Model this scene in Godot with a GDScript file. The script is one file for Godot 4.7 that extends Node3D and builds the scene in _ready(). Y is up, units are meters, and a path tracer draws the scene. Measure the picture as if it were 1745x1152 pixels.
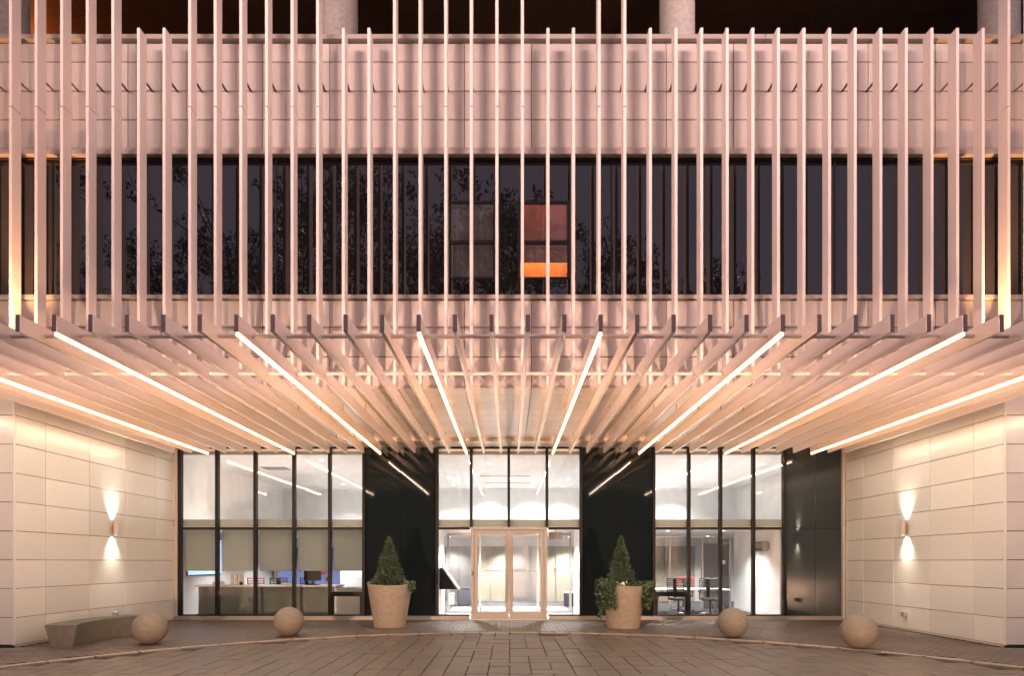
extends Node3D
# Building entrance at dusk: fin screen, lit canopy, glazed lobby, paved forecourt.
# x right, y up, z towards the viewer; the camera stands at the origin, 1.53 m up; depth d lies at z = -d.

const FOCAL := 1030.0
const EYE := 1.53
const FACADE_D := 10.75
const SHOP_D := 15.85
const WALL_X := 8.77
const SOFFIT_H := 4.63
const STEP := 0.437

var rng := RandomNumberGenerator.new()
var taken := {}
var cache := {}
var M := {}

# ---------------------------------------------------------------- helpers
func lin(r: float, g: float, b: float, a := 1.0) -> Color:
	var c := Color(r, g, b).linear_to_srgb()
	c.a = a
	return c

func noise_tex(seed_: int, freq: float, lo: float, hi: float, size := 256, octaves := 4, stretch := Vector2.ONE, kind := FastNoiseLite.TYPE_SIMPLEX_SMOOTH) -> ImageTexture:
	var n := FastNoiseLite.new()
	n.seed = seed_
	n.noise_type = kind
	n.frequency = freq
	n.fractal_octaves = octaves
	var src := n.get_seamless_image(int(size * stretch.x), int(size * stretch.y), false, false, 0.15)
	src.resize(size, size, Image.INTERPOLATE_BILINEAR)
	src.convert(Image.FORMAT_RGB8)
	for y in size:
		for x in size:
			var v := lerpf(lo, hi, src.get_pixel(x, y).r)
			src.set_pixel(x, y, Color(v, v, v))
	src.generate_mipmaps()
	return ImageTexture.create_from_image(src)

func mat(called: String, color: Color, rough := 0.6, metal := 0.0, tex: Texture2D = null, scale_ := 1.0, bump: Texture2D = null, bump_cm := 0.1, spec := 0.5) -> StandardMaterial3D:
	var m := StandardMaterial3D.new()
	m.resource_name = called
	m.albedo_color = color
	m.roughness = rough
	m.metallic = metal
	m.metallic_specular = spec
	if tex or bump:
		m.uv1_triplanar = true
		m.uv1_world_triplanar = true
		m.uv1_scale = Vector3.ONE * scale_
	if tex:
		m.albedo_texture = tex
	if bump:
		m.heightmap_enabled = true
		m.heightmap_texture = bump
		m.heightmap_scale = bump_cm
	M[called] = m
	return m

func glow(called: String, color: Color, energy: float) -> StandardMaterial3D:
	var m := mat(called, color, 0.5)
	m.emission_enabled = true
	m.emission = color
	m.emission_energy_multiplier = energy
	return m

func glass(called: String, color: Color, alpha: float) -> StandardMaterial3D:
	var m := mat(called, color, 0.0)
	m.albedo_color.a = alpha
	m.transparency = BaseMaterial3D.TRANSPARENCY_ALPHA
	m.cull_mode = BaseMaterial3D.CULL_DISABLED
	return m

func numbered(called: String) -> String:
	if not taken.has(called):
		taken[called] = 0
		return called
	taken[called] += 1
	return "%s_%03d" % [called, taken[called]]

func meta(o: Node, label: String, category := "", group := "", kind := "") -> void:
	if label: o.set_meta("label", label)
	if category: o.set_meta("category", category)
	if group: o.set_meta("group", group)
	if kind: o.set_meta("kind", kind)

func thing(called: String, label: String, category: String, at := Vector3.ZERO, turn := 0.0, group := "") -> Node3D:
	var o := Node3D.new()
	o.name = numbered(called)
	add_child(o)
	o.position = at
	o.rotation.y = turn
	meta(o, label, category, group)
	return o

func struct_root(called: String, label := "") -> Node3D:
	var o := Node3D.new()
	o.name = numbered(called)
	add_child(o)
	meta(o, label, "", "", "structure")
	return o

func put(called: String, mesh: Mesh, m: Material, parent: Node, at := Vector3.ZERO, basis_ := Basis.IDENTITY) -> MeshInstance3D:
	var o := MeshInstance3D.new()
	o.name = called if parent != self else numbered(called)
	o.mesh = mesh
	o.material_override = m
	parent.add_child(o, true)
	o.transform = Transform3D(basis_, at)
	return o

func begin() -> SurfaceTool:
	var st := SurfaceTool.new()
	st.begin(Mesh.PRIMITIVE_TRIANGLES)
	return st

func tri3(st: SurfaceTool, a: Vector3, b: Vector3, c: Vector3, na: Vector3, nb: Vector3, nc: Vector3) -> void:
	var g := (b - a).cross(c - a)
	if g.dot(na + nb + nc) > 0.0:
		var t := b; b = c; c = t
		var tn := nb; nb = nc; nc = tn
	st.set_normal(na); st.add_vertex(a)
	st.set_normal(nb); st.add_vertex(b)
	st.set_normal(nc); st.add_vertex(c)

func tri(st: SurfaceTool, a: Vector3, b: Vector3, c: Vector3, n: Vector3) -> void:
	tri3(st, a, b, c, n, n, n)

func quad(st: SurfaceTool, a: Vector3, b: Vector3, c: Vector3, d: Vector3, out: Vector3) -> void:
	var n := (b - a).cross(c - a)
	if n.length() < 1e-12:
		n = (c - a).cross(d - a)
	n = n.normalized()
	if n.dot(out) < 0.0: n = -n
	tri(st, a, b, c, n)
	tri(st, a, c, d, n)

func add_box(st: SurfaceTool, at: Vector3, size: Vector3, bevel := 0.0) -> void:
	var h := size * 0.5
	var b: float = minf(bevel, minf(h.x, minf(h.y, h.z)) * 0.9)
	var ax := [Vector3.RIGHT, Vector3.UP, Vector3.BACK]
	for i in 3:
		var u: Vector3 = ax[(i + 1) % 3]
		var v: Vector3 = ax[(i + 2) % 3]
		var hu: float = h[(i + 1) % 3] - b
		var hv: float = h[(i + 2) % 3] - b
		for s in [-1.0, 1.0]:
			var n: Vector3 = ax[i] * s
			var c: Vector3 = at + n * h[i]
			quad(st, c - u * hu - v * hv, c + u * hu - v * hv, c + u * hu + v * hv, c - u * hu + v * hv, n)
	if b <= 0.0: return
	for i in 3:
		var j := (i + 1) % 3
		var k := (i + 2) % 3
		var hk: float = h[k] - b
		for si in [-1.0, 1.0]:
			for sj in [-1.0, 1.0]:
				var p: Vector3 = at + ax[i] * si * h[i] + ax[j] * sj * (h[j] - b)
				var q: Vector3 = at + ax[i] * si * (h[i] - b) + ax[j] * sj * h[j]
				var w: Vector3 = ax[k] * hk
				quad(st, p - w, p + w, q + w, q - w, ax[i] * si + ax[j] * sj)
	for sx in [-1.0, 1.0]:
		for sy in [-1.0, 1.0]:
			for sz in [-1.0, 1.0]:
				var s := Vector3(sx, sy, sz)
				var i0 := at + s * (h - Vector3(0, b, b))
				var i1 := at + s * (h - Vector3(b, 0, b))
				var i2 := at + s * (h - Vector3(b, b, 0))
				tri(st, i0, i1, i2, s.normalized())

func box(size: Vector3, bevel := 0.0) -> ArrayMesh:
	var key := "%.4f,%.4f,%.4f,%.4f" % [size.x, size.y, size.z, bevel]
	if not cache.has(key):
		var st := begin()
		add_box(st, Vector3.ZERO, size, bevel)
		cache[key] = st.commit()
	return cache[key]

func add_tube(st: SurfaceTool, a: Vector3, b: Vector3, ra: float, rb: float, segs := 10, caps := true) -> void:
	var d := (b - a).normalized()
	var u := d.cross(Vector3.UP if absf(d.y) < 0.9 else Vector3.RIGHT).normalized()
	var v := d.cross(u)
	for i in segs:
		var t0 := TAU * i / segs
		var t1 := TAU * (i + 1) / segs
		var n0 := u * cos(t0) + v * sin(t0)
		var n1 := u * cos(t1) + v * sin(t1)
		tri3(st, a + n0 * ra, a + n1 * ra, b + n1 * rb, n0, n1, n1)
		tri3(st, a + n0 * ra, b + n1 * rb, b + n0 * rb, n0, n1, n0)
		if caps:
			tri(st, a, a + n0 * ra, a + n1 * ra, -d)
			tri(st, b, b + n0 * rb, b + n1 * rb, d)

func tube(a: Vector3, b: Vector3, ra: float, rb: float, segs := 10) -> ArrayMesh:
	var st := begin()
	add_tube(st, a, b, ra, rb, segs)
	return st.commit()

# profile: (radius, height) from the bottom outside up; tilt lowers points towards tilt's direction in step with height
func lathe(profile: Array, segs := 40, tilt := Vector2.ZERO) -> ArrayMesh:
	var st := begin()
	var top := 0.0
	for p in profile: top = maxf(top, p.y)
	var pt := func(p: Vector2, a: float) -> Vector3:
		var x := p.x * cos(a)
		var z := p.x * sin(a)
		return Vector3(x, p.y - (x * tilt.x + z * tilt.y) * pow(p.y / top, 3.0), z)
	var normals := []
	for i in profile.size() - 1:
		var e: Vector2 = profile[i + 1] - profile[i]
		normals.append(Vector2(e.y, -e.x).normalized())
	for i in profile.size() - 1:
		var n0: Vector2 = normals[i]
		var n1: Vector2 = normals[i]
		if i > 0 and normals[i - 1].dot(normals[i]) > 0.8: n0 = (normals[i - 1] + normals[i]).normalized()
		if i < normals.size() - 1 and normals[i + 1].dot(normals[i]) > 0.8: n1 = (normals[i + 1] + normals[i]).normalized()
		for k in segs:
			var a0 := TAU * k / segs
			var a1 := TAU * (k + 1) / segs
			var na0 := Vector3(n0.x * cos(a0), n0.y, n0.x * sin(a0))
			var na1 := Vector3(n0.x * cos(a1), n0.y, n0.x * sin(a1))
			var nb0 := Vector3(n1.x * cos(a0), n1.y, n1.x * sin(a0))
			var nb1 := Vector3(n1.x * cos(a1), n1.y, n1.x * sin(a1))
			var p00: Vector3 = pt.call(profile[i], a0)
			var p01: Vector3 = pt.call(profile[i], a1)
			var p10: Vector3 = pt.call(profile[i + 1], a0)
			var p11: Vector3 = pt.call(profile[i + 1], a1)
			if p00.distance_to(p01) > 1e-6: tri3(st, p00, p01, p11, na0, na1, nb1)
			if p10.distance_to(p11) > 1e-6: tri3(st, p00, p11, p10, na0, nb1, nb0)
	return st.commit()

# polygon in (x, y), convex, extruded from z0 to z1
func prism(poly: Array, z0: float, z1: float) -> ArrayMesh:
	var st := begin()
	var c := Vector2.ZERO
	for p in poly: c += p / poly.size()
	var n := poly.size()
	for i in n:
		var a: Vector2 = poly[i]
		var b: Vector2 = poly[(i + 1) % n]
		var mid := (a + b) * 0.5 - c
		quad(st, Vector3(a.x, a.y, z0), Vector3(b.x, b.y, z0), Vector3(b.x, b.y, z1), Vector3(a.x, a.y, z1), Vector3(mid.x, mid.y, 0))
		tri(st, Vector3(c.x, c.y, z0), Vector3(a.x, a.y, z0), Vector3(b.x, b.y, z0), Vector3(0, 0, signf(z0 - z1)))
		tri(st, Vector3(c.x, c.y, z1), Vector3(a.x, a.y, z1), Vector3(b.x, b.y, z1), Vector3(0, 0, signf(z1 - z0)))
	return st.commit()

func span(called: String, x0: float, x1: float, y0: float, y1: float, d0: float, d1: float, m: Material, parent: Node, bevel := 0.0) -> MeshInstance3D:
	return put(called, box(Vector3(x1 - x0, y1 - y0, absf(d1 - d0)), bevel), m, parent, Vector3((x0 + x1) / 2, (y0 + y1) / 2, -(d0 + d1) / 2))

func spot(called: String, at: Vector3, towards: Vector3, angle: float, blend: float, color: Color, energy: float, size: float, parent: Node) -> void:
	var l := SpotLight3D.new()
	l.name = called
	parent.add_child(l, true)
	l.look_at_from_position(Vector3.ZERO, towards - at, Vector3.UP if absf((towards - at).normalized().y) < 0.95 else Vector3.RIGHT)
	l.position = at - (parent as Node3D).position if parent != self else at
	l.spot_angle = angle
	l.spot_angle_attenuation = blend
	l.light_color = color
	l.light_energy = energy
	l.light_size = size
	l.spot_range = 60.0
	l.spot_attenuation = 2.0
	l.shadow_enabled = true

func area(called: String, at: Vector3, down: Vector3, up: Vector3, size: Vector2, color: Color, energy: float, parent: Node) -> void:
	var l := AreaLight3D.new()
	l.name = called
	parent.add_child(l, true)
	l.look_at_from_position(Vector3.ZERO, down, up)
	l.position = at
	l.area_size = size
	l.area_normalize_energy = false
	l.area_range = 30.0
	l.light_color = color
	l.light_energy = energy
	l.shadow_enabled = true

func leaf_mesh(length: float, width: float, count: int, spread: float, seed_: int) -> ArrayMesh:
	var r := RandomNumberGenerator.new()
	r.seed = seed_
	var st := begin()
	for i in count:
		var dir := Vector3(r.randf_range(-1, 1), r.randf_range(-0.9, 0.9), r.randf_range(-1, 1)).normalized()
		var side := dir.cross(Vector3(r.randf_range(-1, 1), r.randf_range(-1, 1), r.randf_range(-1, 1)).normalized()).normalized()
		var n := dir.cross(side).normalized()
		var o := Vector3(r.randf_range(-1, 1), r.randf_range(-1, 1), r.randf_range(-1, 1)) * spread
		var l := length * r.randf_range(0.7, 1.2)
		var w := width * r.randf_range(0.8, 1.2)
		var a := o
		var b := o + dir * l * 0.45 + side * w + n * w * 0.3
		var c := o + dir * l
		var d := o + dir * l * 0.45 - side * w + n * w * 0.3
		tri(st, a, b, c, n)
		tri(st, a, c, d, n)
	return st.commit()

func scatter(called: String, mesh: Mesh, m: Material, places: Array, parent: Node) -> MeshInstance3D:
	var st := begin()
	for p in places: st.append_from(mesh, 0, p)
	return put(called, st.commit(), m, parent)

func random_basis(s: float) -> Basis:
	return Basis.from_euler(Vector3(rng.randf() * TAU, rng.randf() * TAU, rng.randf() * TAU)).scaled(Vector3.ONE * s)

# ---------------------------------------------------------------- scene
func _ready() -> void:
	rng.seed = 20240611
	set_camera_and_sky()
	make_materials()
	ground()
	upper_storey()
	flank_walls()
	soffit_and_canopy()
	fin_screen()
	storefront()
	rooms()
	lobby_things()
	reception_things()
	meeting_things()
	wall_fittings()
	ground_uplights()
	forecourt_things()
	terrace_things()
	street_side()

func set_camera_and_sky() -> void:
	var cam := Camera3D.new()
	cam.name = "camera"
	cam.projection = Camera3D.PROJECTION_FRUSTUM
	cam.near = 0.05
	cam.far = 400.0
	cam.size = 0.05 * 1152.0 / FOCAL
	cam.frustum_offset = Vector2(4.0, 381.0) * 0.05 / FOCAL
	cam.position = Vector3(0, EYE, 0)
	add_child(cam)
	cam.current = true

	var sky_mat := ProceduralSkyMaterial.new()
	sky_mat.sky_top_color = lin(0.34, 0.28, 0.36)
	sky_mat.sky_horizon_color = lin(0.48, 0.405, 0.545)
	sky_mat.sky_curve = 0.12
	sky_mat.ground_bottom_color = lin(0.05, 0.04, 0.04)
	sky_mat.ground_horizon_color = lin(0.12, 0.09, 0.10)
	sky_mat.sun_angle_max = 0.0
	var sky := Sky.new()
	sky.sky_material = sky_mat
	var env := Environment.new()
	env.background_mode = Environment.BG_SKY
	env.sky = sky
	env.background_energy_multiplier = 1.0
	env.tonemap_mode = Environment.TONE_MAPPER_LINEAR
	env.tonemap_exposure = 1.5
	env.sdfgi_enabled = true
	env.ssao_enabled = true
	env.ssil_enabled = true
	var we := WorldEnvironment.new()
	we.name = "environment"
	we.environment = env
	add_child(we)

	var sun := DirectionalLight3D.new()   # the last glow of dusk, low over the street
	sun.name = "dusk_glow"
	add_child(sun)
	sun.look_at_from_position(Vector3.ZERO, Vector3(0.15, -1.0, -0.5))
	sun.light_color = Color(1.0, 0.78, 0.76)
	sun.light_energy = 0.05
	sun.sky_mode = DirectionalLight3D.SKY_MODE_LIGHT_ONLY
	sun.light_angular_distance = 20.0
	sun.shadow_enabled = true

func make_materials() -> void:
	var fine := noise_tex(3, 0.11, 0.84, 1.0, 256, 3)
	var flakes := noise_tex(5, 0.32, 0.90, 1.0, 256, 2)
	var patches := noise_tex(7, 0.012, 0.95, 1.0, 256, 5)
	var concrete := noise_tex(11, 0.022, 0.82, 1.0, 512, 6)
	var pores := noise_tex(13, 0.2, 0.0, 1.0, 256, 3)
	var brushed := noise_tex(17, 0.05, 0.95, 1.0, 256, 3, Vector2(0.25, 4.0))
	var wood := noise_tex(19, 0.05, 0.80, 1.0, 256, 4, Vector2(4.0, 0.3))
	var streaks := noise_tex(29, 0.03, 0.955, 1.0, 512, 5, Vector2(4.0, 0.3))
	var stains := noise_tex(37, 0.02, 0.60, 1.0, 512, 6)
	var carpet := noise_tex(23, 0.25, 0.35, 1.0, 256, 2)
	M.panel = []
	for i in 4:
		var k := 1.0 - 0.035 * i
		M.panel.append(mat("panel_%d" % i, lin(0.50 * k, 0.49 * k, 0.475 * k), 0.27, 0.22, brushed, 1.3))
	M.soffit = []
	for i in 3:
		var k := 1.0 - 0.03 * i
		M.soffit.append(mat("soffit_panel_%d" % i, lin(0.80 * k, 0.72 * k, 0.64 * k), 0.32, 0.2, brushed, 1.3))
	M.upper = []
	for i in 4:
		var k := 1.0 - 0.03 * i
		M.upper.append(mat("upper_panel_%d" % i, lin(0.46 * k, 0.412 * k, 0.385 * k), 0.40, 0.0, flakes if i % 2 else streaks, 3.0 if i % 2 else 0.55))
	mat("fin", lin(0.74, 0.65, 0.60), 0.48, 0.0, flakes, 2.6)
	mat("canopy_fin", lin(0.90, 0.80, 0.735), 0.26, 0.30, flakes, 2.6)
	mat("end_cap", lin(0.15, 0.108, 0.122), 0.6)
	mat("trim", lin(0.36, 0.315, 0.28), 0.35, 0.0, fine, 2.0)
	mat("sill_metal", lin(0.20, 0.18, 0.165), 0.4, 0.0, fine, 2.0)
	mat("copper", lin(0.50, 0.38, 0.30), 0.28, 0.5, fine, 2.0)
	mat("bronze", lin(0.10, 0.075, 0.055), 0.45, 0.0, flakes, 6.0)
	mat("joint", lin(0.025, 0.021, 0.018), 0.8)
	mat("black_frame", lin(0.010, 0.010, 0.011), 0.5, 0.0, null, 1.0, null, 0.1, 0.25)
	mat("black_panel", lin(0.006, 0.009, 0.0105), 0.04, 0.0, patches, 0.4, null, 0.1, 0.36)
	mat("slate_panel", lin(0.014, 0.021, 0.024), 0.05, 0.0, patches, 0.4)
	mat("dark_mirror", lin(0.072, 0.070, 0.071), 0.01, 0.9)
	glass("pane", lin(0.9, 0.95, 0.93), 0.0)
	glass("tinted_pane", lin(0.11, 0.105, 0.105), 0.0)
	M.tinted_pane.metallic = 0.35
	glass("inner_pane", lin(0.9, 0.95, 0.95), 0.0)
	mat("white", lin(0.78, 0.78, 0.775), 0.6, 0.0, patches, 0.5)
	mat("white_gloss", lin(0.74, 0.73, 0.71), 0.12, 0.0, patches, 0.6)
	mat("ceiling", lin(0.82, 0.82, 0.82), 0.75, 0.0, patches, 0.7)
	mat("slab_edge", lin(0.19, 0.22, 0.20), 0.45, 0.0, patches, 0.8)
	mat("blind", lin(0.18, 0.225, 0.225), 0.8, 0.0, fine, 4.0)
	M.blind.backlight_enabled = true
	M.blind.backlight = Color(0.30, 0.33, 0.29)
	mat("counter", lin(0.075, 0.09, 0.08), 0.35, 0.0, patches, 1.0)
	mat("counter_top", lin(0.55, 0.54, 0.51), 0.4)
	mat("beige_board", lin(0.50, 0.45, 0.36), 0.5, 0.0, wood, 0.6)
	mat("steel", lin(0.55, 0.54, 0.53), 0.42, 1.0, brushed, 0.6)
	mat("alu", lin(0.42, 0.42, 0.42), 0.35, 0.7, brushed, 1.0)
	mat("carpet", lin(0.14, 0.14, 0.15), 0.95, 0.0, carpet, 1.2)
	mat("door_paint", lin(0.27, 0.245, 0.232), 0.35, 0.0, fine, 2.0)
	mat("handle_metal", lin(0.30, 0.24, 0.20), 0.3, 0.8)
	mat("concrete", lin(0.095, 0.086, 0.072), 0.75, 0.0, concrete, 0.55, pores, 0.12)
	mat("concrete_ball", lin(0.128, 0.108, 0.086), 0.8, 0.0, concrete, 0.9, pores, 0.15)
	mat("pot", lin(0.195, 0.160, 0.124), 0.72, 0.0, concrete, 0.7, pores, 0.10)
	mat("column", lin(0.45, 0.42, 0.40), 0.8, 0.0, concrete, 0.8, pores, 0.2)
	mat("soil", lin(0.03, 0.022, 0.015), 0.95, 0.0, carpet, 3.0)
	mat("mortar", lin(0.019, 0.014, 0.012), 0.9, 0.0, carpet, 1.5)
	mat("edging", lin(0.26, 0.21, 0.16), 0.7, 0.0, concrete, 1.2)
	M.paver = []
	var tones := [[0.150, 0.108, 0.083], [0.130, 0.098, 0.079], [0.178, 0.128, 0.096], [0.112, 0.082, 0.064], [0.148, 0.114, 0.095], [0.165, 0.112, 0.081]]
	for i in 6:
		var t: Array = tones[i]
		M.paver.append(mat("paver_%d" % i, lin(t[0] * 0.50, t[1] * 0.475, t[2] * 0.46), 0.46, 0.0, concrete if i % 2 else stains, (1.1 + 0.17 * i) if i % 2 else 0.21, pores, 0.12))
	mat("dark_wood", lin(0.16, 0.09, 0.05), 0.6, 0.0, wood, 0.5)
	mat("dark_brick", lin(0.035, 0.028, 0.025), 0.85, 0.0, concrete, 0.5)
	mat("dark_room", lin(0.02, 0.017, 0.016), 0.9)
	mat("amber_wall", lin(0.26, 0.12, 0.045), 0.8)
	mat("brown_blind", lin(0.26, 0.19, 0.10), 0.9, 0.0, fine, 4.0)
	M.brown_blind.backlight_enabled = true
	M.brown_blind.backlight = Color(1.0, 0.80, 0.60)
	mat("pale_blind", lin(0.055, 0.050, 0.042), 0.9, 0.0, fine, 4.0)
	mat("black_plastic", lin(0.010, 0.010, 0.011), 0.45)
	mat("grey_plastic", lin(0.16, 0.16, 0.155), 0.5)
	mat("navy", lin(0.045, 0.055, 0.085), 0.9, 0.0, carpet, 2.0)
	mat("blue_grey", lin(0.16, 0.165, 0.21), 0.9, 0.0, carpet, 2.0)
	mat("off_white", lin(0.66, 0.65, 0.62), 0.7)
	mat("red", lin(0.45, 0.03, 0.03), 0.7)
	mat("ink", lin(0.03, 0.03, 0.04), 0.7)
	mat("blue_board", lin(0.10, 0.13, 0.28), 0.8, 0.0, patches, 1.5)
	mat("orange", lin(0.55, 0.16, 0.05), 0.7)
	mat("oak", lin(0.42, 0.27, 0.14), 0.5, 0.0, wood, 2.0)
	mat("bark", lin(0.06, 0.05, 0.04), 0.9, 0.0, concrete, 1.0)
	mat("tree_leaf", lin(0.045, 0.055, 0.028), 0.55)
	M.tree_leaf.cull_mode = BaseMaterial3D.CULL_DISABLED
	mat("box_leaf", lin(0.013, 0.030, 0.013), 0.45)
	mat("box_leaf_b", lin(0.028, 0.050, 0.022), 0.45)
	mat("ivy_leaf", lin(0.022, 0.045, 0.018), 0.42)
	mat("ivy_leaf_b", lin(0.045, 0.070, 0.032), 0.42)
	mat("grass_leaf", lin(0.10, 0.22, 0.06), 0.5)
	mat("petal", lin(0.8, 0.78, 0.74), 0.6)
	mat("asphalt", lin(0.045, 0.042, 0.042), 0.85, 0.0, carpet, 1.0)
	glow("led_lens", Color(1.0, 0.78, 0.56), 7.0)
	glow("downlight_lens", Color(1.0, 0.96, 0.90), 6.0)
	glow("sconce_lens", Color(1.0, 0.95, 0.86), 12.0)
	glow("uplight_lens", Color(1.0, 0.72, 0.42), 10.0)
	glow("ground_lens", Color(1.0, 0.80, 0.66), 3.0)
	glow("street_lens", Color(1.0, 0.76, 0.66), 12.0)
	glow("screen_glow", Color(0.62, 0.78, 1.0), 0.9)

# ---------------------------------------------------------------- paving
const ARC_D := 4.5
const ARC_R := 8.5

func inside_arc(x: float, d: float) -> bool:
	return Vector2(x, d - ARC_D).length() < ARC_R

func ground() -> void:
	var g := struct_root("ground", "brown stone paved forecourt")
	var base := begin()
	quad(base, Vector3(-150, -0.03, 150), Vector3(150, -0.03, 150), Vector3(150, -0.03, -150), Vector3(-150, -0.03, -150), Vector3.UP)
	put("bedding", base.commit(), M.mortar, g)
	# large pavers in a mixed bond inside the arc: laid on a 0.3 m grid
	var used := {}
	var near := []
	var rest := []
	for i in range(0, 48):
		for j in range(-30, 30):
			if used.has(Vector2i(j, i)): continue
			var w := 1
			var l := 1
			var r := rng.randf()
			if r < 0.46 and not used.has(Vector2i(j + 1, i)): w = 2
			elif r < 0.90: l = 2
			for a in w:
				for b in l:
					used[Vector2i(j + a, i + b)] = true
			var jitter := (rng.randf() - 0.5) * 0.03
			var x0 := j * 0.3
			var d0 := 13.05 - (i + l) * 0.3
			var c := Vector2(x0 + w * 0.15, d0 + l * 0.15)
			var far := 0.0
			for cx in [x0, x0 + w * 0.3]:
				for cd in [d0, d0 + l * 0.3]:
					far = maxf(far, Vector2(cx, cd - ARC_D).length())
			if far > ARC_R - 0.02 and Vector2(c.x, c.y - ARC_D).length() > ARC_R - 0.22: continue
			var p := {"c": c, "w": w * 0.3 - 0.011, "l": l * 0.3 - 0.011, "t": rng.randi_range(0, 5), "h": rng.randf_range(-0.003, 0.002), "cut": far > ARC_R - 0.06}
			if c.y > 7.7 and absf(c.x) < c.y * 0.9 + 0.4 and not p.cut: near.append(p)
			else: rest.append(p)
			jitter = 0.0
	near.sort_custom(func(a, b): return a.c.y < b.c.y)
	while near.size() > 300: rest.append(near.pop_back())
	for p in near:
		var o := put("paver", box(Vector3(p.w, 0.06, p.l), 0.005), M.paver[p.t], g, Vector3(p.c.x, -0.03 + p.h, -p.c.y))
		o.rotation = Vector3(rng.randf_range(-1, 1), rng.randf_range(-1, 1), rng.randf_range(-1, 1)) * 0.004
	var st := []
	for i in 6: st.append(begin())
	for p in rest:
		var s := 0.94 if p.cut else 1.0
		var y: float = -0.03 + p.h
		add_box(st[p.t], Vector3(p.c.x, y, -p.c.y), Vector3(p.w * s, 0.06, p.l * s), 0.005)
	# small pavers outside the arc
	var d := ARC_D + 2.0
	var row := 0
	while d < SHOP_D - 0.02:
		var x := -13.0 + (0.1 if row % 2 else 0.0)
		while x < 13.0:
			var rr := Vector2(x + 0.1, d + 0.05 - ARC_D).length()
			if rr > ARC_R + 0.20 and not (absf(x + 0.1) > WALL_X - 0.06 and d > FACADE_D - 0.1):
				add_box(st[rng.randi_range(0, 5)], Vector3(x + 0.1, -0.03 + rng.randf_range(-0.002, 0.002), -(d + 0.05)), Vector3(0.192, 0.06, 0.093), 0.004)
			x += 0.2
		d += 0.1
		row += 1
	for i in 6:
		var o := put("paving", st[i].commit(), M.paver[i], g)
		o.set_meta("kind", "stuff")
	# pale edging stones along the arc
	var edge := struct_root("edging", "pale curved stone edging strip in the paving")
	var pieces := 34
	for i in pieces:
		var a0 := lerpf(-1.28, 1.28, float(i) / pieces) + 0.0012
		var a1 := lerpf(-1.28, 1.28, float(i + 1) / pieces) - 0.0012
		var s2 := begin()
		var n := 3
		for k in n:
			var b0 := lerpf(a0, a1, float(k) / n)
			var b1 := lerpf(a0, a1, float(k + 1) / n)
			var q := []
			for r in [ARC_R - 0.015, ARC_R + 0.115]:
				for b in [b0, b1]:
					q.append(Vector3(sin(b) * r, 0.004, -(ARC_D + cos(b) * r)))
			quad(s2, q[0], q[1], q[3], q[2], Vector3.UP)
			for e in [[0, 1], [2, 3]]:
				var dn := Vector3(0, -0.034, 0)
				quad(s2, q[e[0]], q[e[1]], q[e[1]] + dn, q[e[0]] + dn, (q[e[0]] - Vector3(0, 0, -ARC_D)) * (1 if e[0] else -1))
		put("edging_stone", s2.commit(), M.edging, edge, Vector3(0, rng.randf_range(-0.001, 0.001), 0))

# ---------------------------------------------------------------- upper storey
const JOINT_X := 0.391
const PANEL_W := 1.195

func panel_row(root: Node, x0: float, x1: float, y0: float, y1: float) -> void:
	var n0 := int(ceil((x0 - JOINT_X) / PANEL_W))
	var x := x0
	var n := n0
	while x < x1 - 0.01:
		var nx: float = minf(JOINT_X + n * PANEL_W, x1)
		if nx - x > 0.02:
			var o := put("panel", box(Vector3(nx - x - 0.010, y1 - y0 - 0.014, 0.03), 0.003), M.upper[rng.randi_range(0, 3)], root, Vector3((x + nx) / 2, (y0 + y1) / 2, -(FACADE_D + 0.015)))
			o.rotation = Vector3(rng.randf_range(-1, 1) * 0.004, rng.randf_range(-1, 1) * 0.003, 0)
		x = nx
		n += 1

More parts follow.
